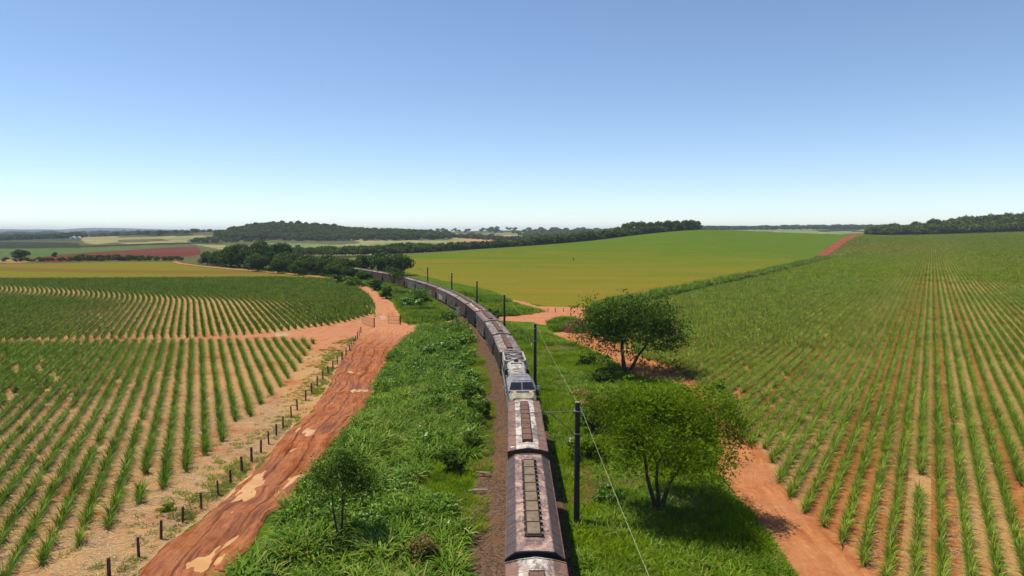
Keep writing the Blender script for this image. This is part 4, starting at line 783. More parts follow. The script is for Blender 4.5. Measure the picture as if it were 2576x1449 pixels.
m = MB(); m.box((0, -9.95, 3.935), (1.3, .62, .03)); part('nose_recess_dark', m, 'black', 0, ns)  # flat black plate stands in for the dark of a recess in the nose
for sx in (-1, 1):
    m = MB(); m.box((sx * .82, -9.95, 3.935), (.16, .62, .035)); m.box((sx * 1.0, -9.45, 3.94), (.5, .1, .03)); part('yellow_stripe', m, 'yellowp', 0, ns)
    MB().tube((sx * 1.12, -10.35, 3.72), (sx * 1.12, -10.5, 3.70), .13, .13, 12).tube((sx * 1.12, -10.1, 3.95), (sx * 1.12, -10.1, 3.97), .12, .12, 12).build('headlight', M['lens'], loco)
# cab
cb = [(-1.46, 1.6), (1.46, 1.6), (1.46, 4.15), (.98, 4.66), (-.98, 4.66), (-1.46, 4.15)]; cf = [(-1.40, 1.6), (1.40, 1.6), (1.40, 3.84), (1.36, 3.88), (-1.36, 3.88), (-1.40, 3.84)]
m = MB(); m.prism(cf[::-1], -9.28, -8.15, cb[::-1]); m.prism(cb[::-1], -8.15, -4.7); cab = part('cab', m, 'lav', .02)
def quad(pts, off=.012, th=.02):
    a, b, c, d = [Vector(p) for p in pts]; n_ = (b - a).cross(d - a).normalized(); q = [p + n_ * off for p in (a, b, c, d)]; r_ = [p + n_ * th for p in q]
    return MB().add(q + r_, [(3, 2, 1, 0), (4, 5, 6, 7), (0, 1, 5, 4), (1, 2, 6, 5), (2, 3, 7, 6), (3, 0, 4, 7)])
def ws(xb0, xb1, xt0, xt1, f0=.08, f1=.92):
    P0 = lambda x0, x1, f: Vector((x0 + (x1 - x0) * f, -9.28 + 1.13 * f, 3.88 + .78 * f))
    return quad([P0(xb0, xt0, f0), P0(xb1, xt1, f0), P0(xb1, xt1, f1), P0(xb0, xt0, f1)])
for x0, x1 in ((-1.34, -.05), (.05, 1.34)):
    part('windshield', ws(x0, x1, x0 * .78, x1 * .78, .12, .86), 'glass', 0, cab)
m = MB()
for sx in (-1, 1): m.tube((sx * .9, -9.2, 4.0), (sx * .35, -8.75, 4.32), .02, n=4)
part('wiper', m, 'black', 0, cab)
m = MB(); m.prism([(.92, 4.665), (.92, 4.72), (-.92, 4.72), (-.92, 4.665)], -8.1, -4.75); m.box((0, -6.4, 4.74), (1.5, .05, .05)); m.box((0, -5.3, 4.74), (1.5, .05, .05)); part('cab_roof', m, 'lav', .02, cab)
for sx in (-1, 1):
    m = MB(); m.prism([(sx * 1.452, 2.9), (sx * 1.485, 2.9), (sx * 1.485, 3.75), (sx * 1.452, 3.75)], -7.6, -5.3); part('side_window', m, 'glass', 0, cab)
    m = MB(); m.box((sx * 1.78, -8.0, 3.9), (.32, .05, .42)); m.tube((sx * 1.46, -8.0, 3.8), (sx * 1.7, -8.0, 3.8), .02, n=4); part('mirror', m, 'white', .01, cab)
# long hood
hd = [(-.95, 1.6), (.95, 1.6), (.95, 4.05), (.80, 4.32), (-.80, 4.32), (-.95, 4.05)]
m = MB(); m.prism(hd[::-1], -4.7, 10.6)
for y in np.arange(-4.4, 10.5, .9): m.box((0, y, 4.33), (1.55, .04, .03))
for y in np.arange(-4.3, 10.4, 1.1):
    for sx in (-1, 1): m.box((sx * .965, y, 2.75), (.04, .9, 1.9))
hood = part('hood', m, 'beige', .02)
m = MB()
for y in np.linspace(-4.3, -.3, 7): m.box((.25 * math.sin(y * 5), y, 4.36), (.5, .18, .04))
part('hood_hatches', m, 'lgrey', .01, hood)
# rounded turbo housing with exhaust and grille
bl = [(-1.12, 3.3), (1.12, 3.3), (1.2, 4.0), (.9, 4.5), (.45, 4.66), (-.45, 4.66), (-.9, 4.5), (-1.2, 4.0)]; bs = [(x * .82, z if z < 4 else 4 + (z - 4) * .6) for x, z in bl]
m = MB(); m.prism(bs[::-1], -.2, .5, bl[::-1]); m.prism(bl[::-1], .5, 3.0); m.prism(bl[::-1], 3.0, 3.6, bs[::-1]); bulge = part('exhaust_housing', m, 'dusty', .04)
m = MB(); m.box((0, 2.5, 4.78), (.5, .55, .3)); m.tube((0, 2.5, 4.9), (0, 2.5, 5.0), .16, .13, 10); part('exhaust_stack', m, 'black', .03, bulge)
m = MB(); m.box((0, 1.35, 4.70), (1.3, .28, .08)); part('housing_grille', m, 'black', .01, bulge)
for sx in (-1, 1):
    m = MB(); m.prism([(sx * .97, 3.5), (sx * 1.46, 3.6), (sx * 1.38, 4.15), (sx * .97, 4.25)] if sx < 0 else [(sx * .97, 4.25), (sx * 1.38, 4.15), (sx * 1.46, 3.6), (sx * .97, 3.5)], .2, 3.4); part('air_intake', m, 'black', .02, hood)
# radiator section with flared sides, frame and two fans
rd = [(-.97, 2.9), (.97, 2.9), (1.42, 3.5), (1.36, 4.25), (-1.36, 4.25), (-1.42, 3.5)]
m = MB(); m.prism(rd[::-1], 4.2, 10.5); rad = part('radiator', m, 'beige', .02)
m = MB(); z = 4.40
for sx in (-1, 1): m.box((sx * 1.27, 7.3, z), (.2, 6.4, .22))
for yy in (4.2, 10.4): m.box((0, yy, z), (2.74, .2, .22))
part('radiator_frame', m, 'dusty', .02, rad)
m = MB()
for y0, y1 in ((4.4, 7.3), (7.3, 10.2)):
    m.tube((-1.15, y0, z), (1.15, y1, z), .05, n=4); m.tube((1.15, y0, z), (-1.15, y1, z), .05, n=4)
m.box((0, 7.3, z), (2.3, .1, .08)); part('fan_guard', m, 'dusty', 0, rad)
MB().box((0, 7.3, 4.265), (2.3, 5.9, .03)).build('radiator_core', M['black'], rad)
for yy in (5.85, 8.75):
    m = MB(); m.tube((0, yy, 4.27), (0, yy, 4.36), 1.0, .95, 20)
    f = part('radiator_fan', m, 'iron', 0, rad); MB().tube((0, yy, 4.36), (0, yy, 4.43), .38, .3, 14).build('fan_hub', M['dusty'], f)
# walkways and rails
for sx in (-1, 1):
    MB().box((sx * 1.22, 3.1, 1.62), (.5, 15.4, .05)).build('walkway', M['iron'], loco)
    r_ = MB(); ys = np.linspace(-4.5, 10.8, 10)
    for y in ys: r_.tube((sx * 1.43, y, 1.6), (sx * 1.43, y, 2.65), .022, n=4)
    r_.tube((sx * 1.43, -4.5, 2.65), (sx * 1.43, 10.8, 2.65), .025, n=4); r_.tube((sx * 1.43, -4.5, 2.15), (sx * 1.43, 10.8, 2.15), .018, n=4); r_.build('handrail', M['dusty'], loco)
    r_ = MB(); r_.path([(sx * 1.4, -11.2, 1.6), (sx * 1.4, -11.2, 2.7), (sx * 1.4, -9.4, 2.9), (sx * 1.4, -9.4, 1.6)], .025); r_.build('handrail', M['dusty'], loco)
for yy in (-7.6, 7.6): bogie(loco, yy, M['iron'])
x, y, t_ = track(77.9); loco.location = (x, y, 0); loco.rotation_euler = (0, 0, t_)
tag(loco, 'grey and cream diesel locomotive in the middle of the train with dark windshield facing us', 'locomotive')

# ================================================================== CATENARY POLES AND WIRES
def make_pole(bracket=True, h=8.6):
    root = empty('overhead_line_pole')
    p_ = MB().box((0, 0, h / 2 - .2), (.40, .40, h + .4), 0, .78).build('post', M['pole'], root, .05)
    for z_ in (h - .55, h - 2.1) if bracket else (h - .5,):
        b = MB(); b.box((0, 0, z_), (.41, .41, .06)); b.tube((-.3, 0, z_), (.3, 0, z_), .03, n=5); b.build('clamp', M['pole_steel'], root)
    MB().box((0, 0, h + .03), (.30, .30, .06)).build('cap', M['bark_pale'], root, .01)
    if bracket:
        a = MB(); a.path([(-.18, 0, h - 2.1), (-1.75, 0, h - .78), (-1.95, 0, h - .68), (-2.15, 0, h - .66), (-3.4, 0, h - .70)], .045, 6); arm = a.build('bracket_arm', M['arm'], root)
        MB().tube((-.2, 0, h - .55), (-2.2, 0, h - .64), .018, n=4).build('tie_rod', M['wire'], arm)
        i_ = MB()
        for j in range(4): i_.tube((-2.35, 0, h - .60 - j * .1 + .15), (-2.35, 0, h - .54 - j * .1 + .15), .07, .04, 8)
        i_.tube((-2.35, 0, h - 1.5), (-2.35, 0, h - .5), .015, n=4); i_.build('insulator', M['arm'], arm)
        i_ = MB(); i_.tube((-.45, 0, h - 2.9), (-.45, 0, h - 2.2), .012, n=4)
        for j in range(3): i_.tube((-.45, 0, h - 2.5 - j * .09), (-.45, 0, h - 2.44 - j * .09), .08, .05, 8)
        i_.build('insulator', M['ceramic'], root)
    MB().tube((.25, 0, h - .35), (.25, 0, h - .75), .05, .04, 8).build('insulator', M['ceramic'], root)
    return root
pp = [(4.4, 45.1, 1), (2.9, 84.7, 1), (-1.4, 124.6, 2), (-8.2, 159.3, 0), (-17.0, 192.2, 0), (-27.6, 223, 1), (-39.7, 248.5, 0), (-55.0, 279, 0)]
plab = ['nearest black overhead line pole with curved bracket arm reaching over the train', 'black overhead line pole beside the locomotive with its bracket over the train', 'tall black pole at the level crossing with a short broken bracket',
        'bare black pole beside the small bush and pale leaning stick', 'bare black pole behind the grey wagon in front of the yellow field', 'thin black pole with a bent arm far along the curve', 'black pole standing in front of the dark trees', 'farthest black pole half lost among the trees by the track']
proA = make_pole(True); proB = make_pole(False); ua = ub = False; tops = []
for (x, y, kd), lab in zip(pp, plab):
    if kd == 1: o = proA if not ua else copy_tree(proA); ua = True
    else: o = proB if not ub else copy_tree(proB); ub = True
    rz = math.atan2(-(y - 55), 480) * -1 if y > 55 else 0; o.location = (x, y, float(terr(x, y))); o.rotation_euler = (0, 0, rz)
    tag(o, lab, 'pole', 'poles along the railway'); tops.append((x + .27, y, o.location.z + 8.15))
    if kd == 2:
        MB().path([(-.2, 0, 5.6), (-.55, 0, 6.6), (-.95, 0, 7.3)], .05, 5).build('broken_bracket', M['arm'], o)
tops = [(4.9, 6.5, 8.3)] + tops
wl = MB()
for a, b in zip(tops[:4][:-1], tops[:4][1:]):
    pts = [(a[0] + (b[0] - a[0]) * t, a[1] + (b[1] - a[1]) * t, a[2] + (b[2] - a[2]) * t - 1.0 * t * (1 - t)) for t in np.linspace(0, 1, 13)]; wl.path(pts, .011, 4)
tag(wl.build('overhead_wire', M['wire']), 'thin pale green wire strung between the black poles', 'wire')

# ================================================================== FENCES, GATES, CROSSING
def fence(name, pts, label, h=1.25, w=.16, wires=4, mat='post_wood', cat='fence', seed=0):
    root = empty(name, (pts[0][0], pts[0][1], float(terr(*pts[0])))); ox, oy, oz = root.location; r = random.Random(seed); tp = []
    for i, (x, y) in enumerate(pts):
        z = float(terr(x, y)); hh = h * r.uniform(.92, 1.08); ww = w * r.uniform(.85, 1.15); m = MB()
        lx, ly = r.uniform(-.05, .05), r.uniform(-.05, .05); b = ww / 2
        rz = r.uniform(0, 1.5); c_, s_ = math.cos(rz), math.sin(rz)
        cs = [(-b, -b), (b, -b), (b, b), (-b, b)]; vs = [(px * c_ - py * s_, px * s_ + py * c_, -.2) for px, py in cs] + [(px * c_ * .9 - py * s_ * .9 + lx, px * s_ * .9 + py * c_ * .9 + ly, hh) for px, py in cs]
        m.add(vs, [(3, 2, 1, 0), (4, 5, 6, 7), (0, 1, 5, 4), (1, 2, 6, 5), (2, 3, 7, 6), (3, 0, 4, 7)])
        p_ = m.build('post', M[mat], root, .015); p_.location = (x - ox, y - oy, z - oz); tp.append((x - ox, y - oy, z - oz))
    for kx in range(wires):
        zz = h * (.2 + .7 * kx / max(1, wires - 1)); m = MB(); m.path([(a, b, c + zz) for a, b, c in tp], .006, 3); m.build('wire', M['wire_f'], root)
    tag(root, label, cat); return root
fl = L['fence_left']; fp = fl[:18] + resample(fl[17:], 3.3)[1:]; fp = [(fl[0][0] - 1.6 , fl[0][1] - 3.2)] + fp
fence('wire_fence', fp, 'fence of dark wooden posts and wire along the left edge of the muddy road', seed=1)
fence('wire_fence', [(5.2, 169.3), (7.0, 169.4), (9.0, 169.5), (10.9, 170.3), (13.0, 171.5), (15, 173.5), (17.0, 176.0)], 'short row of thin fence posts on the orange road by the level crossing', 1.15, .14, 3, seed=2)
fence('wire_fence', resample([(36.5, 206.5), (165.2, 404.5)], 3.9), 'long fence of thin posts between the tall cane grass and the yellow green field', 1.25, .17, 3, seed=3)
fence('wire_fence', [(-22.5, 146.8), (-19.6, 147.6), (-16.8, 148.3), (-14.4, 149.0)], 'few weathered fence posts in the grass between the gate and the crossing sign', 1.7, .13, 3, seed=4)
def gate(name, a, b, h, label, nb):
    dx, dy = b[0] - a[0], b[1] - a[1]; Lg = math.hypot(dx, dy); root = empty(name, (a[0], a[1], 0), math.atan2(dy, dx)); m = MB()
    for z_ in (.25, h * .5, h - .06): m.box((Lg / 2, 0, z_), (Lg, .05, .07))
    m.box((.03, 0, h / 2 + .08), (.06, .06, h - .15)); m.box((Lg - .03, 0, h / 2 + .08), (.06, .06, h - .15)); m.build('frame', M['bark_pale'], root)
    for i in range(1, nb): MB().tube((Lg * i / nb, .04, .2), (Lg * i / nb, .04, h - .02), .022, n=4).build('bar', M['post_wood'], root)
    MB().box((Lg + .14, 0, h * .5), (.2, .2, h + .5)).build('gate_post', M['post_wood'], root, .02)
    tag(root, label, 'gate', 'cattle gates across the farm road')
gate('cattle_gate', (-33.1, 149.4), (-29.0, 142.4), 1.9, 'slatted cattle gate at the end of the post fence beside the cane', 12)
gate('cattle_gate', (-27.1, 148.3), (-24.4, 147.3), 1.9, 'narrow slatted cattle gate on the grass side of the farm road', 9)
# crossing sign with striped boom
cs = empty('railway_crossing_sign', (-11.6, 144.6, 0))
MB().tube((0, 0, -.2), (0, 0, 4.2), .07, .06, 8).build('post', M['cream'], cs)
for sg in (-1, 1):
    b = MB().box((0, 0, 0), (1.3, .05, .2)).build('cross_blade', M['white'], cs); b.location = (0, -.09 if sg > 0 else -.15, 3.75); b.rotation_euler = (0, sg * R(48), 0)
MB().box((0, -.09, 3.0), (.42, .04, .5)).build('sign_plate', M['white'], cs)
tag(cs, 'white crossbuck sign on a pale post where the dirt road meets the train', 'sign')
bm_ = empty('barrier_boom', (-10.8, 144.4, 0), R(188))
MB().box((0, 0, .5), (.25, .25, 1.0)).build('support', M['post_wood'], bm_, .02)
for i in range(10): MB().box((.35 + i * .55, 0, .92 - i * .035), (.55, .1, .1)).build('stripe', M['yellowp' if i % 2 == 0 else 'black'], bm_)
tag(bm_, 'yellow and black striped barrier boom at the foot of the crossing sign', 'barrier')

# ================================================================== SMALL THINGS
def stick(name, a, b, r0, r1, mt, label, cat):
    o = empty(name, a); d = Vector(b) - Vector(a); m = MB(); n = 5; pts = [Vector((0, 0, 0)) + d * i / n + Vector((math.sin(i * 2.1) * .04, math.cos(i * 1.7) * .04, 0)) for i in range(n + 1)]
    for i in range(n): m.tube(pts[i], pts[i + 1], r0 + (r1 - r0) * i / n, r0 + (r1 - r0) * (i + 1) / n, 7, True)
    q = m.build(name, M[mt]); q.location = a; bpy.data.objects.remove(o); tag(q, label, cat); return q
stick('leaning_post', (-22.6, 207, 0), (-24.3, 209, 4.2), .45, .06, 'post_wood', 'dark broken post leaning left beside the far part of the train', 'post')
stick('leaning_post', (-10.9, 171, 0), (-13.4, 173, 4.4), .5, .05, 'post_wood', 'dark leaning post nearer the small bush on the right of the train', 'post')
stick('pale_pole', (-8.2, 163.5, 2.0), (-9.5, 164, 4.3), .12, .1, 'yellowp', 'short pale yellow pole leaning against the small bush', 'pole')
for i, (x, y, rz, ln, lab) in enumerate([(-2.35, 54.6, -.35, 1.3, 'upper of the two weathered boards lying on the ballast'), (-2.6, 50.8, .12, 1.5, 'lower weathered board lying on the ballast beside the grass')]):
    m = MB(); m.box((0, 0, 0), (ln, .15, .06)); m.box((.1, .18, .02), (ln * .7, .12, .05), .09); o = m.build('wooden_board', M['bark_pale'], None, .01); o.location = (x, y, .36); o.rotation_euler = (0, 0, rz); tag(o, lab, 'board')
def branchy(name, loc, L_, seed, mt, label, flat=True, sc=1.0):
    r = random.Random(seed); m = MB()
    def go(p, d, l, rad, lv):
        q = p + d * l; m.tube(p, q, rad, rad * .65, 5, False)
        if lv == 0: return
        for _ in range(r.choice((2, 2, 3))):
            nd = (d + Vector((r.uniform(-.8, .8), r.uniform(-.8, .8), r.uniform(-.25, .3)))).normalized(); nd.z = max(nd.z, -.05 - (q.z - .1) * .5); go(q, nd, l * r.uniform(.55, .8), rad * .62, lv - 1)
    go(Vector((0, 0, .12)), Vector((1, .15, .12)).normalized(), L_ * .38, .055 * sc, 4); o = m.build(name, M[mt]); o.location = loc; tag(o, label, 'branch'); return o
branchy('dead_branch', (-4.2, 45.2, .15), 2.8, 3, 'bark_pale', 'bare dead branch lying across the ballast left of the near wagon')
branchy('dead_branch', (-24.2, 50.6, .02), 2.0, 8, 'bark', 'small dark twig lying on the straw near the fence', sc=.5)
# dark soil heap
r = np.random.default_rng(2); nx, ny = 36, 30; xs = np.linspace(-1, 1, nx); ys = np.linspace(-1, 1, ny); X, Y = np.meshgrid(xs, ys); rr_ = np.hypot(X, Y)
Z = np.clip(1 - rr_ ** 1.6, 0, 1) * 2.3 + (vnoise(X * 6, Y * 6, 1, 3) - .5) * .5 * (rr_ < .95) - .1
V = np.c_[(X * 3.6).ravel(), (Y * 5.2).ravel(), Z.ravel()]; idx = np.arange(nx * ny).reshape(ny, nx); Fc = np.stack([idx[:-1, :-1], idx[:-1, 1:], idx[1:, 1:], idx[1:, :-1]], -1).reshape(-1, 4)
o = link(bpy.data.objects.new('soil_heap', mesh_np('soil_heap', V, Fc, M['mound'], True))); o.location = (13.2, 139.0, 0); tag(o, 'dark brown soil heap between the dirt road and the dark spreading tree', 'soil heap')
# farm sheds far away
def shed(x, y, z, w_, d_, h_, rz, lab):
    root = empty('farm_shed', (x, y, z), rz); MB().box((0, 0, h_ / 2 - 1), (w_, d_, h_ + 2)).build('wall', M['shed'], root)
    MB().prism([(-w_ / 2 - .6, h_ + .02), (w_ / 2 + .6, h_ + .02), (0, h_ + w_ * .16)], -d_ / 2 - .6, d_ / 2 + .6).build('roof', M['shed'], root); MB().box((0, -d_ / 2 - .05, h_ * .4), (w_ * .3, .2, h_ * .8)).build('door', M['shed_roof'], root); tag(root, lab, 'shed')
for (x, y, w_, lab) in ((-930, 1450, 11, 'small white farm shed at the corner of the dark plantation, far left'), (-912, 1440, 8, 'low pale shed just right of the white farm shed, far left'), (-575, 1230, 14, 'white farm shed at the end of the red ploughed field'), (-558, 1235, 6, 'tiny pale outbuilding right of the shed at the red field')):
    shed(x, y, float(terr(x, y)), w_, 8, 3.2, R(12), lab)
# stake in the green field
st = empty('marker_stake', (41, 455, float(terr(41, 455)))); MB().box((0, 0, 1.0), (.2, .2, 2.2)).build('post', M['post_wood'], st); MB().box((0, 0, 2.2), (.8, .35, .9)).build('sack', M['black'], st, .2); tag(st, 'lone dark stake standing in the yellow green field', 'stake')
# birds
def bird(loc, rz, span, lab):
    root = empty('flying_bird', loc, rz); m = MB()
    prof = [(-.5, .02), (-.35, .07), (0, .1), (.3, .08), (.42, .05), (.5, .0)]
    for a, b in zip(prof[:-1], prof[1:]): m.tube((0, a[0] * .6 * span, 0), (0, b[0] * .6 * span, 0), max(a[1], .01) * span * .6, max(b[1], .01) * span * .6, 7, True)
    for sx in (-1, 1): m.add([(0, .12 * span, .02), (sx * .25 * span, .14 * span, .10 * span), (sx * .5 * span, .0, .04 * span), (sx * .25 * span, -.04 * span, .09 * span), (0, -.08 * span, .02)], [(0, 1, 2, 3, 4)])
    o = m.build('body', M['black'], root); tag(root, lab, 'bird')
bird((-2.0, 160, 75), .5, 1.1, 'tiny dark bird high in the sky above the middle of the train'); bird((-60, 220, 66), 1.0, .9, 'tiny dark bird low in the sky above the left cane block')
# ================================================================== TREES
def skeleton(rng, H, Rc, fork, stems=2, r0=.2, levels=4, flat=.6, lean=.35, asym=(0, 0), tl=1):
    seg = []; tips = []
    def grow(p, d, l, r, lv):
        n = 3; rr = r
        for i in range(n):
            d = d + Vector(rng.normal(0, .13, 3).tolist()); d.z += .05 - max(0, p.z / H - .62) * flat * 1.6
            hr = math.hypot(p.x - asym[0], p.y - asym[1])
            if hr > Rc * .95: d.x *= .5; d.y *= .5
            d.normalize(); q = p + d * (l / n); q.z = min(q.z, H); r2 = rr * .88; seg.append((p, q, rr, r2)); p = q; rr = r2
            if lv <= tl: tips.append(p)
        if lv == 0: return
        k_ = 3 if rng.uniform() < .55 else 2; ph = rng.uniform(0, 6.28)
        for j in range(k_):
            a = ph + j * 6.283 / k_; out = Vector((math.cos(a), math.sin(a), 0)); nd = (d * .75 + out * rng.uniform(.45, .85) + Vector((asym[0], asym[1], 0)) * .04).normalized()
            grow(p, nd, l * rng.uniform(.68, .9), rr * rng.uniform(.6, .75), lv - 1)
    ph = rng.uniform(0, 6.28)
    for s_ in range(stems):
        a = ph + s_ * 6.283 / stems; d = Vector((math.cos(a) * lean, math.sin(a) * lean, 1)).normalized()
        p = Vector((math.cos(a) * r0 * .5, math.sin(a) * r0 * .5, -.3)); q = p + d * (fork + .3); m_ = (p + q) / 2 + Vector((rng.normal(0, .06), rng.normal(0, .06), 0)) * fork * .4
        seg.append((p, m_, r0 * 1.3, r0 * 1.0)); seg.append((m_, q, r0 * 1.0, r0 * .85)); grow(q, d, (H - fork) * .34, r0 * .85, levels)
    return seg, tips
def make_tree(name, seed, H, Rc, fork, stems, r0, nleaf, lsz, mat, levels=4, flat=.6, lean=.35, cl=.55, up=.9, squash=.6, thin=1.0, asym=(0, 0), tl=1, hang=0.0, per=14):
    rng = np.random.default_rng(seed); seg, tips = skeleton(rng, H, Rc, fork, stems, r0, levels, flat, lean, asym, tl); mb = MB()
    # fit the crown to its real height and width
    T = np.array([tuple(t) for t in tips]); zs = (H - .3) / max(T[:, 2].max(), .1); xs = Rc / max(np.percentile(np.hypot(T[:, 0] - T[:, 0].mean(), T[:, 1] - T[:, 1].mean()), 93), .1)
    fx = lambda p: Vector((p.x * (1 + (xs - 1) * min(1, max(0, p.z) / (fork * 1.2 + .1))), p.y * (1 + (xs - 1) * min(1, max(0, p.z) / (fork * 1.2 + .1))), p.z if p.z < 0 else p.z * zs))
    for a, b, ra, rb in seg:
        if ra > .012: mb.tube(fx(a), fx(b), ra, rb, 6 if ra > .05 else 4, False)
    root = empty(name); mb.build('trunk', M['bark'], root, smooth=True)
    T = np.array([tuple(fx(t)) for t in tips]); keep = rng.uniform(size=len(T)) < thin; T = T[keep]
    nc_ = nleaf // per; w_ = rng.gamma(1.5, 1, len(T)); ci = rng.choice(len(T), nc_, p=w_ / w_.sum()); Cc = T[ci] + rng.normal(0, 1, (nc_, 3)) * cl * np.array([1, 1, squash]); hr = np.hypot(Cc[:, 0], Cc[:, 1]) / Rc; Cc[:, 2] -= hang * H * hr * np.abs(rng.normal(0, .6, nc_)); an = np.arctan2(Cc[:, 1], Cc[:, 0]) * 1.0; lim = Rc * (.72 + .62 * vnoise(np.cos(an) * 2 + 9, np.sin(an) * 2 + Cc[:, 2] * .35, 1.0, seed)); hole = vnoise(Cc[:, 0] + Cc[:, 2] * .9, Cc[:, 1] - Cc[:, 2] * .7, Rc * .22, seed + 1) > .30; Cc = Cc[(np.hypot(Cc[:, 0], Cc[:, 1]) < lim) & hole]; sg = lsz * rng.uniform(.7, 1.7, (len(Cc), 1, 1)) * np.array([1.15, 1.15, .45]); P = (Cc[:, None] + rng.normal(0, 1, (len(Cc), per, 3)) * sg).reshape(-1, 3); P[:, 2] = np.maximum(P[:, 2], .25)
    V, Fq = cards(rng, P, lsz, lsz * .45, up); me = mesh_np('crown', V, Fq, M[mat]); link(bpy.data.objects.new('crown', me), root); return root
def place(o, x, y, rz=0.0, s=1.0, label=None, cat='tree', group=None):
    o.location = (x, y, float(terr(x, y)) - .05); o.rotation_euler = (0, 0, rz); o.scale = (s,) * 3 if not isinstance(s, tuple) else s; tag(o, label, cat, group); return o
place(make_tree('feather_leaf_tree', 24, 9.3, 5.2, 1.9, 3, .17, 56000, .25, 'light', 5, .15, .30, .62, .9, .7, .8, (0, 0), 2, .26), 10.5, 47.6, .3, 1, 'large feathery green tree with two dark trunks right of the nearest pole')
place(make_tree('spreading_tree', 33, 10.8, 7.8, 2.2, 3, .26, 36000, .46, 'dark', 5, .3, .45, .8, 1.0, .8, .65, (0, 0), 2, .60, 20), 16.4, 96, 1.2, 1, 'dark spreading tree with several trunks at the corner of the right cane field')
place(make_tree('slender_tree', 9, 6.3, 2.0, 2.3, 3, .07, 10000, .2, 'dark', 4, .15, .16, .30, .8, 1.0, .6, (0, 0), 2, .35), -11.1, 42.6, 0, 1, 'slender dark tree rising out of the tall grass beside the muddy road')
# ---- bushes: mound of leaf cards over short stems
def make_bush(seed, Rb, Hb, n, lsz, mat, name='bush', stretch=1.0, mat2=None):
    rng = np.random.default_rng(seed); root = empty(name); mb = MB(); P = []; Nn = []
    for _ in range(14):
        a = rng.uniform(0, 6.28); t = Vector((math.cos(a) * Rb * rng.uniform(.1, 1.1), math.sin(a) * Rb * rng.uniform(.1, 1.1), Hb * rng.uniform(.2, .95))); mb.tube((t.x * .1, t.y * .1, 0), t, .04 * Rb, .01, 4, False)
        c = np.array(t); q = rng.normal(size=(n // 14, 3)); sz = rng.uniform(.5, 1.15); q /= np.linalg.norm(q, axis=1)[:, None]; P.append(c + q * np.array([Rb, Rb, Hb * .5]) * .38 * sz * rng.uniform(.3, 1.25, (n // 14, 1))); Nn.append(q)
    P = np.concatenate(P); P[:, 2] = np.abs(P[:, 2]) + .02; mb.build('stem', M['bark'], root); V, Fq = cards(rng, P, lsz, lsz * stretch, .5, np.concatenate(Nn)); link(bpy.data.objects.new('foliage', mesh_np('foliage', V, Fq, M[mat])), root); return root
bush_list = [ # x, y, radius, height, leaves, leaf size, material, label
 (-24.9, 47.9, .5, .55, 700, .11, 'light', 'small round green shrub on the verge inside the post fence'),
 (-3.6, 61.5, 1.0, 1.5, 2600, .16, 'dark', 'dark bush at the ballast edge left of the wagon in front of the locomotive'),
 (-3.4, 72.0, 1.3, 1.9, 3200, .18, 'dark', 'dark round bush at the ballast edge left of the locomotive cab'),
 (-4.6, 79.5, 1.5, 2.0, 3200, .2, 'dark', 'broad dark bush beside the ballast, left of the rear of the locomotive'),
 (-5.6, 88.5, 1.1, 1.9, 1200, .22, 'broad', 'open twiggy shrub standing on the ballast slope behind the locomotive'),
 (-4.6, 55.8, 1.1, 1.7, 1500, .2, 'dark', 'low dark thicket in the bright grass patch left of the train'),
 (-5.2, 40.0, 1.0, 1.4, 2000, .16, 'grass_dry', 'olive brown brushy shrub near the bottom edge left of the ballast'),
 (-8.4, 35.2, 1.1, 1.2, 2600, .2, 'weed', 'bright green leafy shrub at the bottom edge below the slender tree'),
 (-11.9, 112, 3.2, 1.8, 3600, .42, 'broad', 'mass of large pale green leaves beside the top of the muddy road'),
 (-9.9, 121, 2.2, 1.7, 2200, .42, 'broad', 'broad leaved shrub at the tip of the grass strip near the crossing road'),
 (-13.6, 98, 2.2, 1.4, 2200, .36, 'broad', 'low creeper covered clump along the muddy road edge'),
 (7.2, 49.0, 1.0, 1.2, 2000, .16, 'broad', 'leafy shrub under the large feathery tree beside the nearest pole'),
 (10.8, 101, 1.4, 1.5, 2200, .28, 'dark', 'dark shrub left of the spreading tree beside the pinkish road'),
 (12.4, 90, 2.0, 1.7, 2600, .3, 'dark', 'dark low shrub in the shade in front of the spreading tree'),
 (8.4, 67, 2.4, 2.6, 4200, .26, 'dark', 'green brush behind the large feathery tree on its left'),
 (6.8, 58.5, 1.9, 2.3, 3600, .22, 'light', 'feathery green brush between the nearest pole and the large tree'),
 (9.2, 77, 2.0, 1.8, 2600, .24, 'grass_dry', 'dry olive brush in the verge right of the locomotive'),
 (25.8, 84.5, 1.2, 1.2, 1500, .22, 'weed', 'small leafy tuft on the sandy road edge under the cane'),
 (-8.9, 161, 1.9, 4.0, 1600, .45, 'dark', 'small round bush by the pale leaning pole right of the train'),
 (-4.6, 158, 1.6, 2.0, 900, .45, 'dark', 'dark bush at the foot of the bare pole near the orange strip'),
 (-25.5, 190, 2.4, 3.0, 1500, .5, 'dark', 'small dark shrub in the grass between the farm road and the train'),
 (-26.8, 182, 3.4, 3.2, 2200, .55, 'broad', 'pale leaved shrub left of the thin tree near the train'),
 (-14.6, 156, 2.0, 2.0, 1200, .45, 'broad', 'light green shrub in the grass above the crossing sign'),
 (-38, 206, 2.2, 3.4, 1400, .5, 'dark', 'dark bush on the grassy slope below the maroon wagons'),
 (-48, 238, 3.0, 3.6, 1600, .6, 'dark', 'rounded bush in front of the far grey wagon'),
 (-58, 252, 3.4, 3.8, 1600, .6, 'weed', 'bright bush beside the farm road below the far wagons'),
 (-44, 262, 2.0, 2.6, 900, .6, 'broad', 'small bush on the field side of the far pole'),
 (-36, 240, 2.2, 3.6, 1200, .55, 'dark', 'small tree like bush right of the black pole by the dark trees'),
 (-66, 268, 3.4, 3.4, 1500, .65, 'dark', 'dark bush at the foot of the wood beside the farm road'),
]
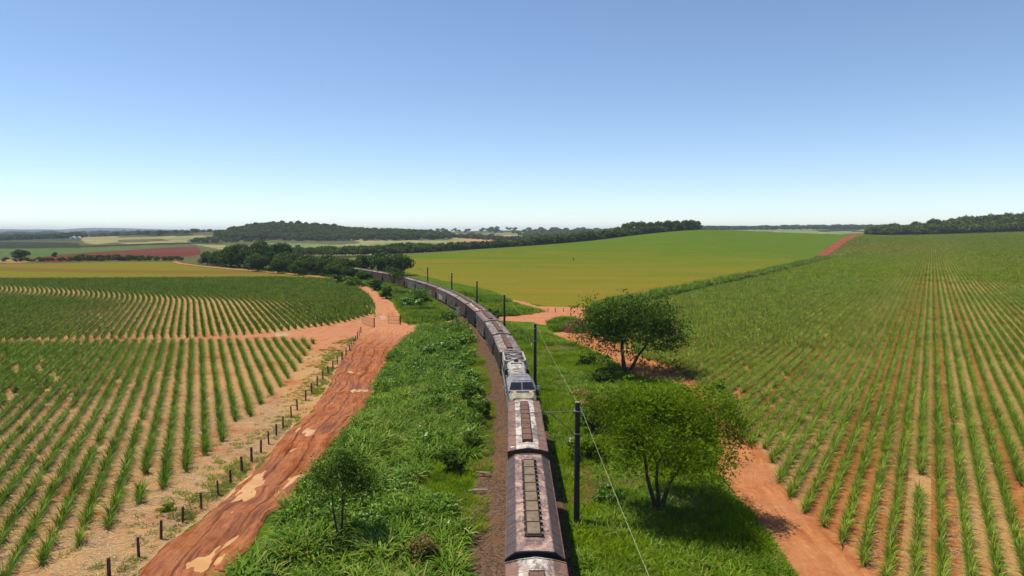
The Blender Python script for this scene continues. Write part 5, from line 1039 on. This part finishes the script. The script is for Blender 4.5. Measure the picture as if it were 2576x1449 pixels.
for i, (x, y, rb, hb, n, ls, mt, lab) in enumerate(bush_list): place(make_bush(100 + i, rb, hb, n, ls, mt, 'leafy_shrub' if mt in ('broad', 'weed', 'light') else 'bush'), x, y, i * 1.3, 1, lab, 'bush')
place(make_tree('young_tree', 51, 5.8, 2.0, 2.6, 1, .07, 2200, .42, 'broad', 3, .4, .1, .5, .6, .8), -23.7, 174.5, 0, 1, 'thin young tree with large leaves in the grass left of the train')
place(make_tree('young_tree', 52, 7.5, 2.6, 1.2, 2, .10, 2600, .5, 'dark', 4, .3, .2, .7, .5, 1.0), -37.5, 221, 0, 1, 'bushy dark green tree hiding part of the maroon wagons')
place(make_tree('bare_sapling', 53, 3.6, .9, 1.4, 1, .045, 60, .2, 'grass_dry', 4, .2, .1, .4), -7.6, 83, 0, 1, 'nearly leafless dark sapling in the tall grass left of the locomotive')
place(make_tree('bare_sapling', 54, 3.2, .9, 1.0, 2, .04, 80, .2, 'grass_dry', 4, .2, .15, .4), -10.2, 92, 0, 1, 'thin leafless sapling farther left in the tall grass')
place(make_tree('bare_sapling', 55, 2.8, .8, .9, 2, .05, 160, .2, 'dark', 4, .2, .25, .3), -6.0, 66, 0, 1, 'dark crooked sapling in the tall grass near the near pole wagon')

# ---- mid-distance and far trees: shared shapes
def crown_tree(name, seed, H, Rc, n, lsz, mat, bare=.35, linked=True, spread=.75, k_=9):
    rng = np.random.default_rng(seed); P = []; Nn = []
    for i in range(k_):
        a = i * 2.4 + rng.uniform(-.4, .4); rad = Rc * spread * math.sqrt((i + .3) / k_); c = np.array([math.cos(a) * rad, math.sin(a) * rad, H * (bare + (1 - bare) * (.72 - .4 * (rad / Rc) ** 1.5 * rng.uniform(.6, 1.3)) * (1 if i % 3 or bare > .1 else .45))])
        q = rng.normal(size=(n // k_, 3)); q /= np.linalg.norm(q, axis=1)[:, None]; rl = Rc * rng.uniform(.32, .5)
        P.append(c + q * np.array([rl, rl, rl * .75]) * rng.uniform(.55, 1.08, (n // k_, 1))); Nn.append(q)
    P = np.concatenate(P); P[:, 2] = np.clip(P[:, 2], .3, H); V, Fq = cards(rng, P, lsz, lsz * .8, .35, np.concatenate(Nn))
    mb = MB(); mb.tube((0, 0, -.5), (0, 0, H * bare), H * .028, H * .02, 6, False)
    for i in range(6):
        a = i * 1.05; mb.tube((0, 0, H * bare * .9), (math.cos(a) * Rc * .5, math.sin(a) * Rc * .5, H * (bare + .35 * (1 - bare))), H * .014, H * .005, 5, False)
    if linked:
        root = empty(name); mb.build('trunk', M['bark'], root); link(bpy.data.objects.new('crown', mesh_np('crown', V, Fq, M[mat])), root); return root
    tv = np.array(mb.v); tf = np.array([f for f in mb.f if len(f) == 4]); V2, F2, mi = merge([(V, Fq, 0), (tv, tf, 1)]); return bpy.data.objects.new(name, mesh_np(name, V2, F2, [M[mat], M['bark']], False, mi))
wood = [ # belt of trees left of the track: x, y, height, radius, variant, label
 (-194, 421, 8, 5.5, 0, 'leftmost low tree of the wood by the bend of the farm road'), (-184, 412, 9, 6, 1, 'second tree from the left in the wood by the farm road bend'), (-176, 405, 10, 6, 2, 'mid green tree third from the left in the wood beside the farm road'),
 (-170, 398, 12, 7, 0, 'tall dark tree left of the rounded domes in the wood'), (-163, 392, 13.5, 8, 1, 'broad dark tree in the middle left of the wood'), (-153, 385, 13, 8, 2, 'dark tree with deep shade beneath it in the wood'),
 (-142, 372, 15.5, 8.5, 0, 'tallest round topped tree in the wood beside the farm road'), (-129, 362, 14.5, 8, 1, 'second round domed tree right of the tallest one'), (-122, 350, 10, 7, 2, 'lower tree in front of the second domed tree'),
 (-137, 352, 9, 6, 0, 'low tree at the road edge under the tallest domed tree'), (-114, 342, 9.5, 6, 1, 'middle tree of the lower right half of the wood'), (-106, 334, 9, 6, 2, 'dark tree right of the middle of the wood'),
 (-120, 333, 7.5, 5, 0, 'low dark tree at the road edge in the middle of the wood'), (-98, 324, 8.5, 6, 1, 'rounded tree in the right half of the wood'), (-91, 315, 9.5, 6, 2, 'dark tree near the right end of the wood'),
 (-84, 308, 8, 5, 0, 'tree behind the farm road where it meets the cane block'), (-105, 318, 7, 5, 1, 'low bushy tree over the farm road in the right half of the wood'), (-82, 294, 7, 5, 2, 'low bushy tree at the right end of the wood beside the farm road'),
 (-77, 317, 8, 5.5, 1, 'tree left of the last wagons'), (-72, 330, 9, 6.5, 0, 'spreading dark tree directly behind the last wagons'), (-62, 325, 10.5, 7.5, 2, 'wide dark tree behind the train next to the green field'),
 (-53, 320, 10, 7, 1, 'dark feathery tree at the right end of the trees behind the train'), (-51, 292, 5, 3.5, 0, 'small rounded tree right of the dark feathery tree'), (-70, 292, 5.5, 4, 2, 'low tree in front of the farthest wagon'), (-61, 278, 4.5, 3.5, 0, 'low bushy tree leaning over the far wagons'),
]
pr = [crown_tree('broadleaf_tree', 300 + i, 10, 6, 4200, .8, 'dark', .03, k_=15) for i in range(3)]; usedp = [False] * 3
for i, (x, y, h, rc, v, lab) in enumerate(wood):
    o = pr[v] if not usedp[v] else copy_tree(pr[v]); usedp[v] = True; place(o, x + (4.5 if x < -78 else 0), y + (4 if x < -78 else 0), i * 2.1, (rc / 6.2, rc / 6.2, h / 8.4), lab, 'tree', 'trees of the wood beside the farm road')
place(copy_tree(pr[0]), -381, 530, 1, (1.05, 1.0, .85), 'lone dark wide tree left of the red ploughed field', 'tree'); place(copy_tree(pr[1]), -383, 572, 2, (.38, .38, .5), 'lone small tree between the green and the red far fields', 'tree')
# hilltop trees on the crest of the green field
k_ = 0
hill = [(1478, 790, 8), (1500, 800, 8), (1530, 812, 10), (1552, 815, 14), (1575, 818, 17), (1592, 820, 18), (1612, 822, 17), (1634, 826, 15), (1655, 832, 15), (1680, 835, 15), (1700, 838, 14), (1722, 842, 14), (1738, 845, 14)]
hl_ = ['leftmost', 'second', 'third', 'fourth', 'fifth', 'sixth', 'seventh', 'eighth', 'ninth', 'tenth', 'eleventh', 'twelfth', 'rightmost']
fp_ = [crown_tree('hilltop_tree', 320 + i, 10, 5, 1300, 1.1, 'wood_far', .4, spread=.9) for i in range(2)]; uf = [False, False]
for i, (u, y, h) in enumerate(hill):
    x = (u - 1288) / 1717 * y; v = i % 2; o = fp_[v] if not uf[v] else copy_tree(fp_[v]); uf[v] = True; place(o, x, y, i * 1.7, (h / 13, h / 13, h / 10), '%s tree of the line on the crest of the green field' % hl_[i], 'tree', 'trees on the crest of the green field')
# skyline trees over the right forest
rf = [(2245, 985, 15), (2300, 985, 16), (2345, 990, 18), (2385, 985, 16), (2420, 990, 20), (2455, 985, 18), (2490, 985, 21), (2530, 985, 22), (2565, 985, 21)]
nm_ = ['leftmost', 'second', 'third', 'fourth', 'fifth', 'sixth', 'seventh', 'eighth', 'rightmost']
for i, (u, y, h) in enumerate(rf):
    x = (u - 1288) / 1717 * y; h *= 1.15; o = copy_tree(fp_[i % 2]); place(o, x, y, i * 1.3, (h / 12, h / 12, h / 10), '%s of the tall trees rising over the dark forest on the right' % nm_[i], 'tree', 'tall trees over the right forest')
# masses of far woodland
fs = [crown_tree('w', 400 + i, 10, 6, 420, 1.9, 'wood_far', .1, False) for i in range(4)]
def px_poly(pts): return [((u - 1288) / 1717 * y, y) for u, y in pts]
def wood_mass(name, poly, step, s0, s1, label, seed, keep=1.0, zs=1.0):
    rng = np.random.default_rng(seed); P = np.array(poly); mn = P.min(0); mx = P.max(0); gx, gy = np.meshgrid(np.arange(mn[0], mx[0], step), np.arange(mn[1], mx[1], step)); gx = gx.ravel() + rng.uniform(-.5, .5, gx.size) * step; gy = gy.ravel() + rng.uniform(-.5, .5, gy.size) * step
    m = inside(gx, gy, poly) & (rng.uniform(size=gx.size) < keep) & (np.abs(gx) < .85 * gy + 20); gx = gx[m]; gy = gy[m]; s = rng.uniform(s0, s1, len(gx)) * (.8 + .4 * vnoise(gx, gy, step * 5, seed))
    srcs = [bpy.data.objects.new('w', o.data) for o in fs]; return scatter(name, srcs, np.c_[gx, gy, terr(gx, gy) - .3], rng.uniform(0, 6.28, len(gx)), np.c_[s, s, s * zs], rng.integers(0, 4, len(gx)), label, 'woodland')
W_ = wood_mass
W_('forest', px_poly([(2182, 950), (2240, 935), (2350, 905), (2450, 885), (2620, 858), (2620, 1060), (2400, 1060), (2190, 1000)]), 6.5, 1.0, 1.6, 'dark forest along the top of the right cane field', 1)
W_('forest', px_poly([(2400, 935), (2620, 905), (2620, 1060), (2360, 1060)]), 7.5, 1.5, 2.3, 'taller part of the dark forest at the right edge of the photo', 17, .8)
W_('forest', px_poly([(1230, 700), (1330, 712), (1480, 745), (1600, 800), (1750, 848), (1750, 900), (1600, 900), (1480, 860), (1230, 800)]), 7.5, .8, 1.3, 'dark woodland behind the crest of the green field', 2)
W_('forest', px_poly([(640, 700), (880, 660), (1000, 640), (1230, 700), (1230, 790), (1000, 740), (850, 740), (640, 740)]), 7.5, .6, 1.15, 'strip of woodland beyond the green field left of its crest', 3)
W_('forest', px_poly([(540, 1300), (600, 1300), (700, 1300), (850, 1270), (1000, 1300), (1130, 1400), (1130, 1500), (1050, 1560), (850, 1580), (620, 1560), (580, 1450), (540, 1370)]), 12.5, 1.0, 1.6, 'wooded hill rising left of centre on the horizon', 4)
W_('forest', px_poly([(560, 1180), (640, 1250), (560, 1320), (500, 1290), (470, 1180)]), 13, .6, 1.1, 'scrub woodland at the left foot of the wooded hill', 5, .7)
W_('hedge', px_poly([(-60, 462), (60, 470), (200, 476), (330, 482), (460, 488), (460, 508), (330, 504), (200, 492), (60, 480), (-60, 470)]), 5.0, .2, .42, 'long dark hedge between the yellow field and the red ploughed field', 6, .8)
W_('hedge', px_poly([(120, 474), (460, 486), (460, 506), (200, 490)]), 7.0, .32, .55, 'taller bushes in the long dark hedge near the farm road bend', 7, .5)
W_('forest', px_poly([(1100, 1500), (1320, 1500), (1480, 1500), (1480, 1650), (1320, 1580), (1100, 1600)]), 15, .9, 1.4, 'woodland below the pink soil field on the horizon', 8)
W_('forest', px_poly([(1320, 2000), (1600, 1900), (1800, 1900), (1800, 2500), (1330, 2600)]), 26, 1.2, 2.0, 'distant woodland right of the pink soil field', 9, .7)
W_('forest', px_poly([(1740, 2500), (2230, 2300), (2230, 3000), (1740, 3000)]), 30, 1.3, 2.0, 'bluish woodland on the horizon beyond the red track', 10, .8)
W_('forest', px_poly([(-100, 1500), (205, 1480), (210, 1900), (-100, 2300)]), 22, 1.0, 1.6, 'grey green plantation far on the left', 11)
W_('forest', px_poly([(240, 2400), (560, 2250), (560, 2700), (240, 2800)]), 28, 1.2, 1.8, 'dark woodland line on the far left horizon', 12, .6)
W_('scattered_trees', px_poly([(200, 1500), (560, 1450), (560, 2300), (200, 2400)]), 60, .9, 1.5, 'scattered trees on the straw coloured far pastures', 13, .5)
W_('scattered_trees', px_poly([(900, 1650), (1500, 1650), (1500, 3300), (900, 3300)]), 85, 1.0, 2.2, 'scattered trees on the far central slopes', 14, .5)
W_('forest', px_poly([(640, 1000), (700, 1015), (880, 960), (880, 980), (700, 1040)]), 14, .5, .8, 'thin line of bushes across the pale far field', 15, .6)
W_('forest', px_poly([(-100, 3600), (160, 3400), (520, 3300), (520, 4300), (-100, 4600)]), 60, 1.5, 3.0, 'hazy woodland patches near the left horizon', 16, .6)
# trees standing out of the wooded hill's rim
for i, (u, h) in enumerate([(625, 13), (645, 14), (662, 12), (690, 14), (712, 15), (735, 14), (752, 16), (772, 14), (800, 14), (822, 14), (842, 15)]):
    y = 1520; x = (u - 1288) / 1717 * y; o = copy_tree(fp_[i % 2]); place(o, x, y, i * 2.0, (h / 13, h / 13, h / 8.6), '%s tree standing up from the rim of the wooded hill' % (['leftmost', 'second', 'third', 'fourth', 'fifth', 'sixth', 'seventh', 'eighth', 'ninth', 'tenth', 'rightmost'][i]), 'tree', 'trees on the rim of the wooded hill')

# ================================================================== HAZE
hz = N('haze'); pv = hz.n('VolumePrincipled', {'Color': (.72, .82, 1.0), 'Density': HAZE, 'Anisotropy': 0.0}); hz.t.links.new(pv.outputs[0], hz.out.inputs[1])
zmin = float(min(v.co.z for v in bpy.data.objects['ground'].data.vertices)) - 1.0
zmax = max(80.0, float(max(v.co.z for v in bpy.data.objects['ground'].data.vertices)) + 30)
G_ = float(max(rr)) + 60
o = MB().box((0, 0, (zmin + zmax) / 2), (2 * G_, 2 * G_, zmax - zmin)).build('haze', hz.m); tag(o, kind='stuff')
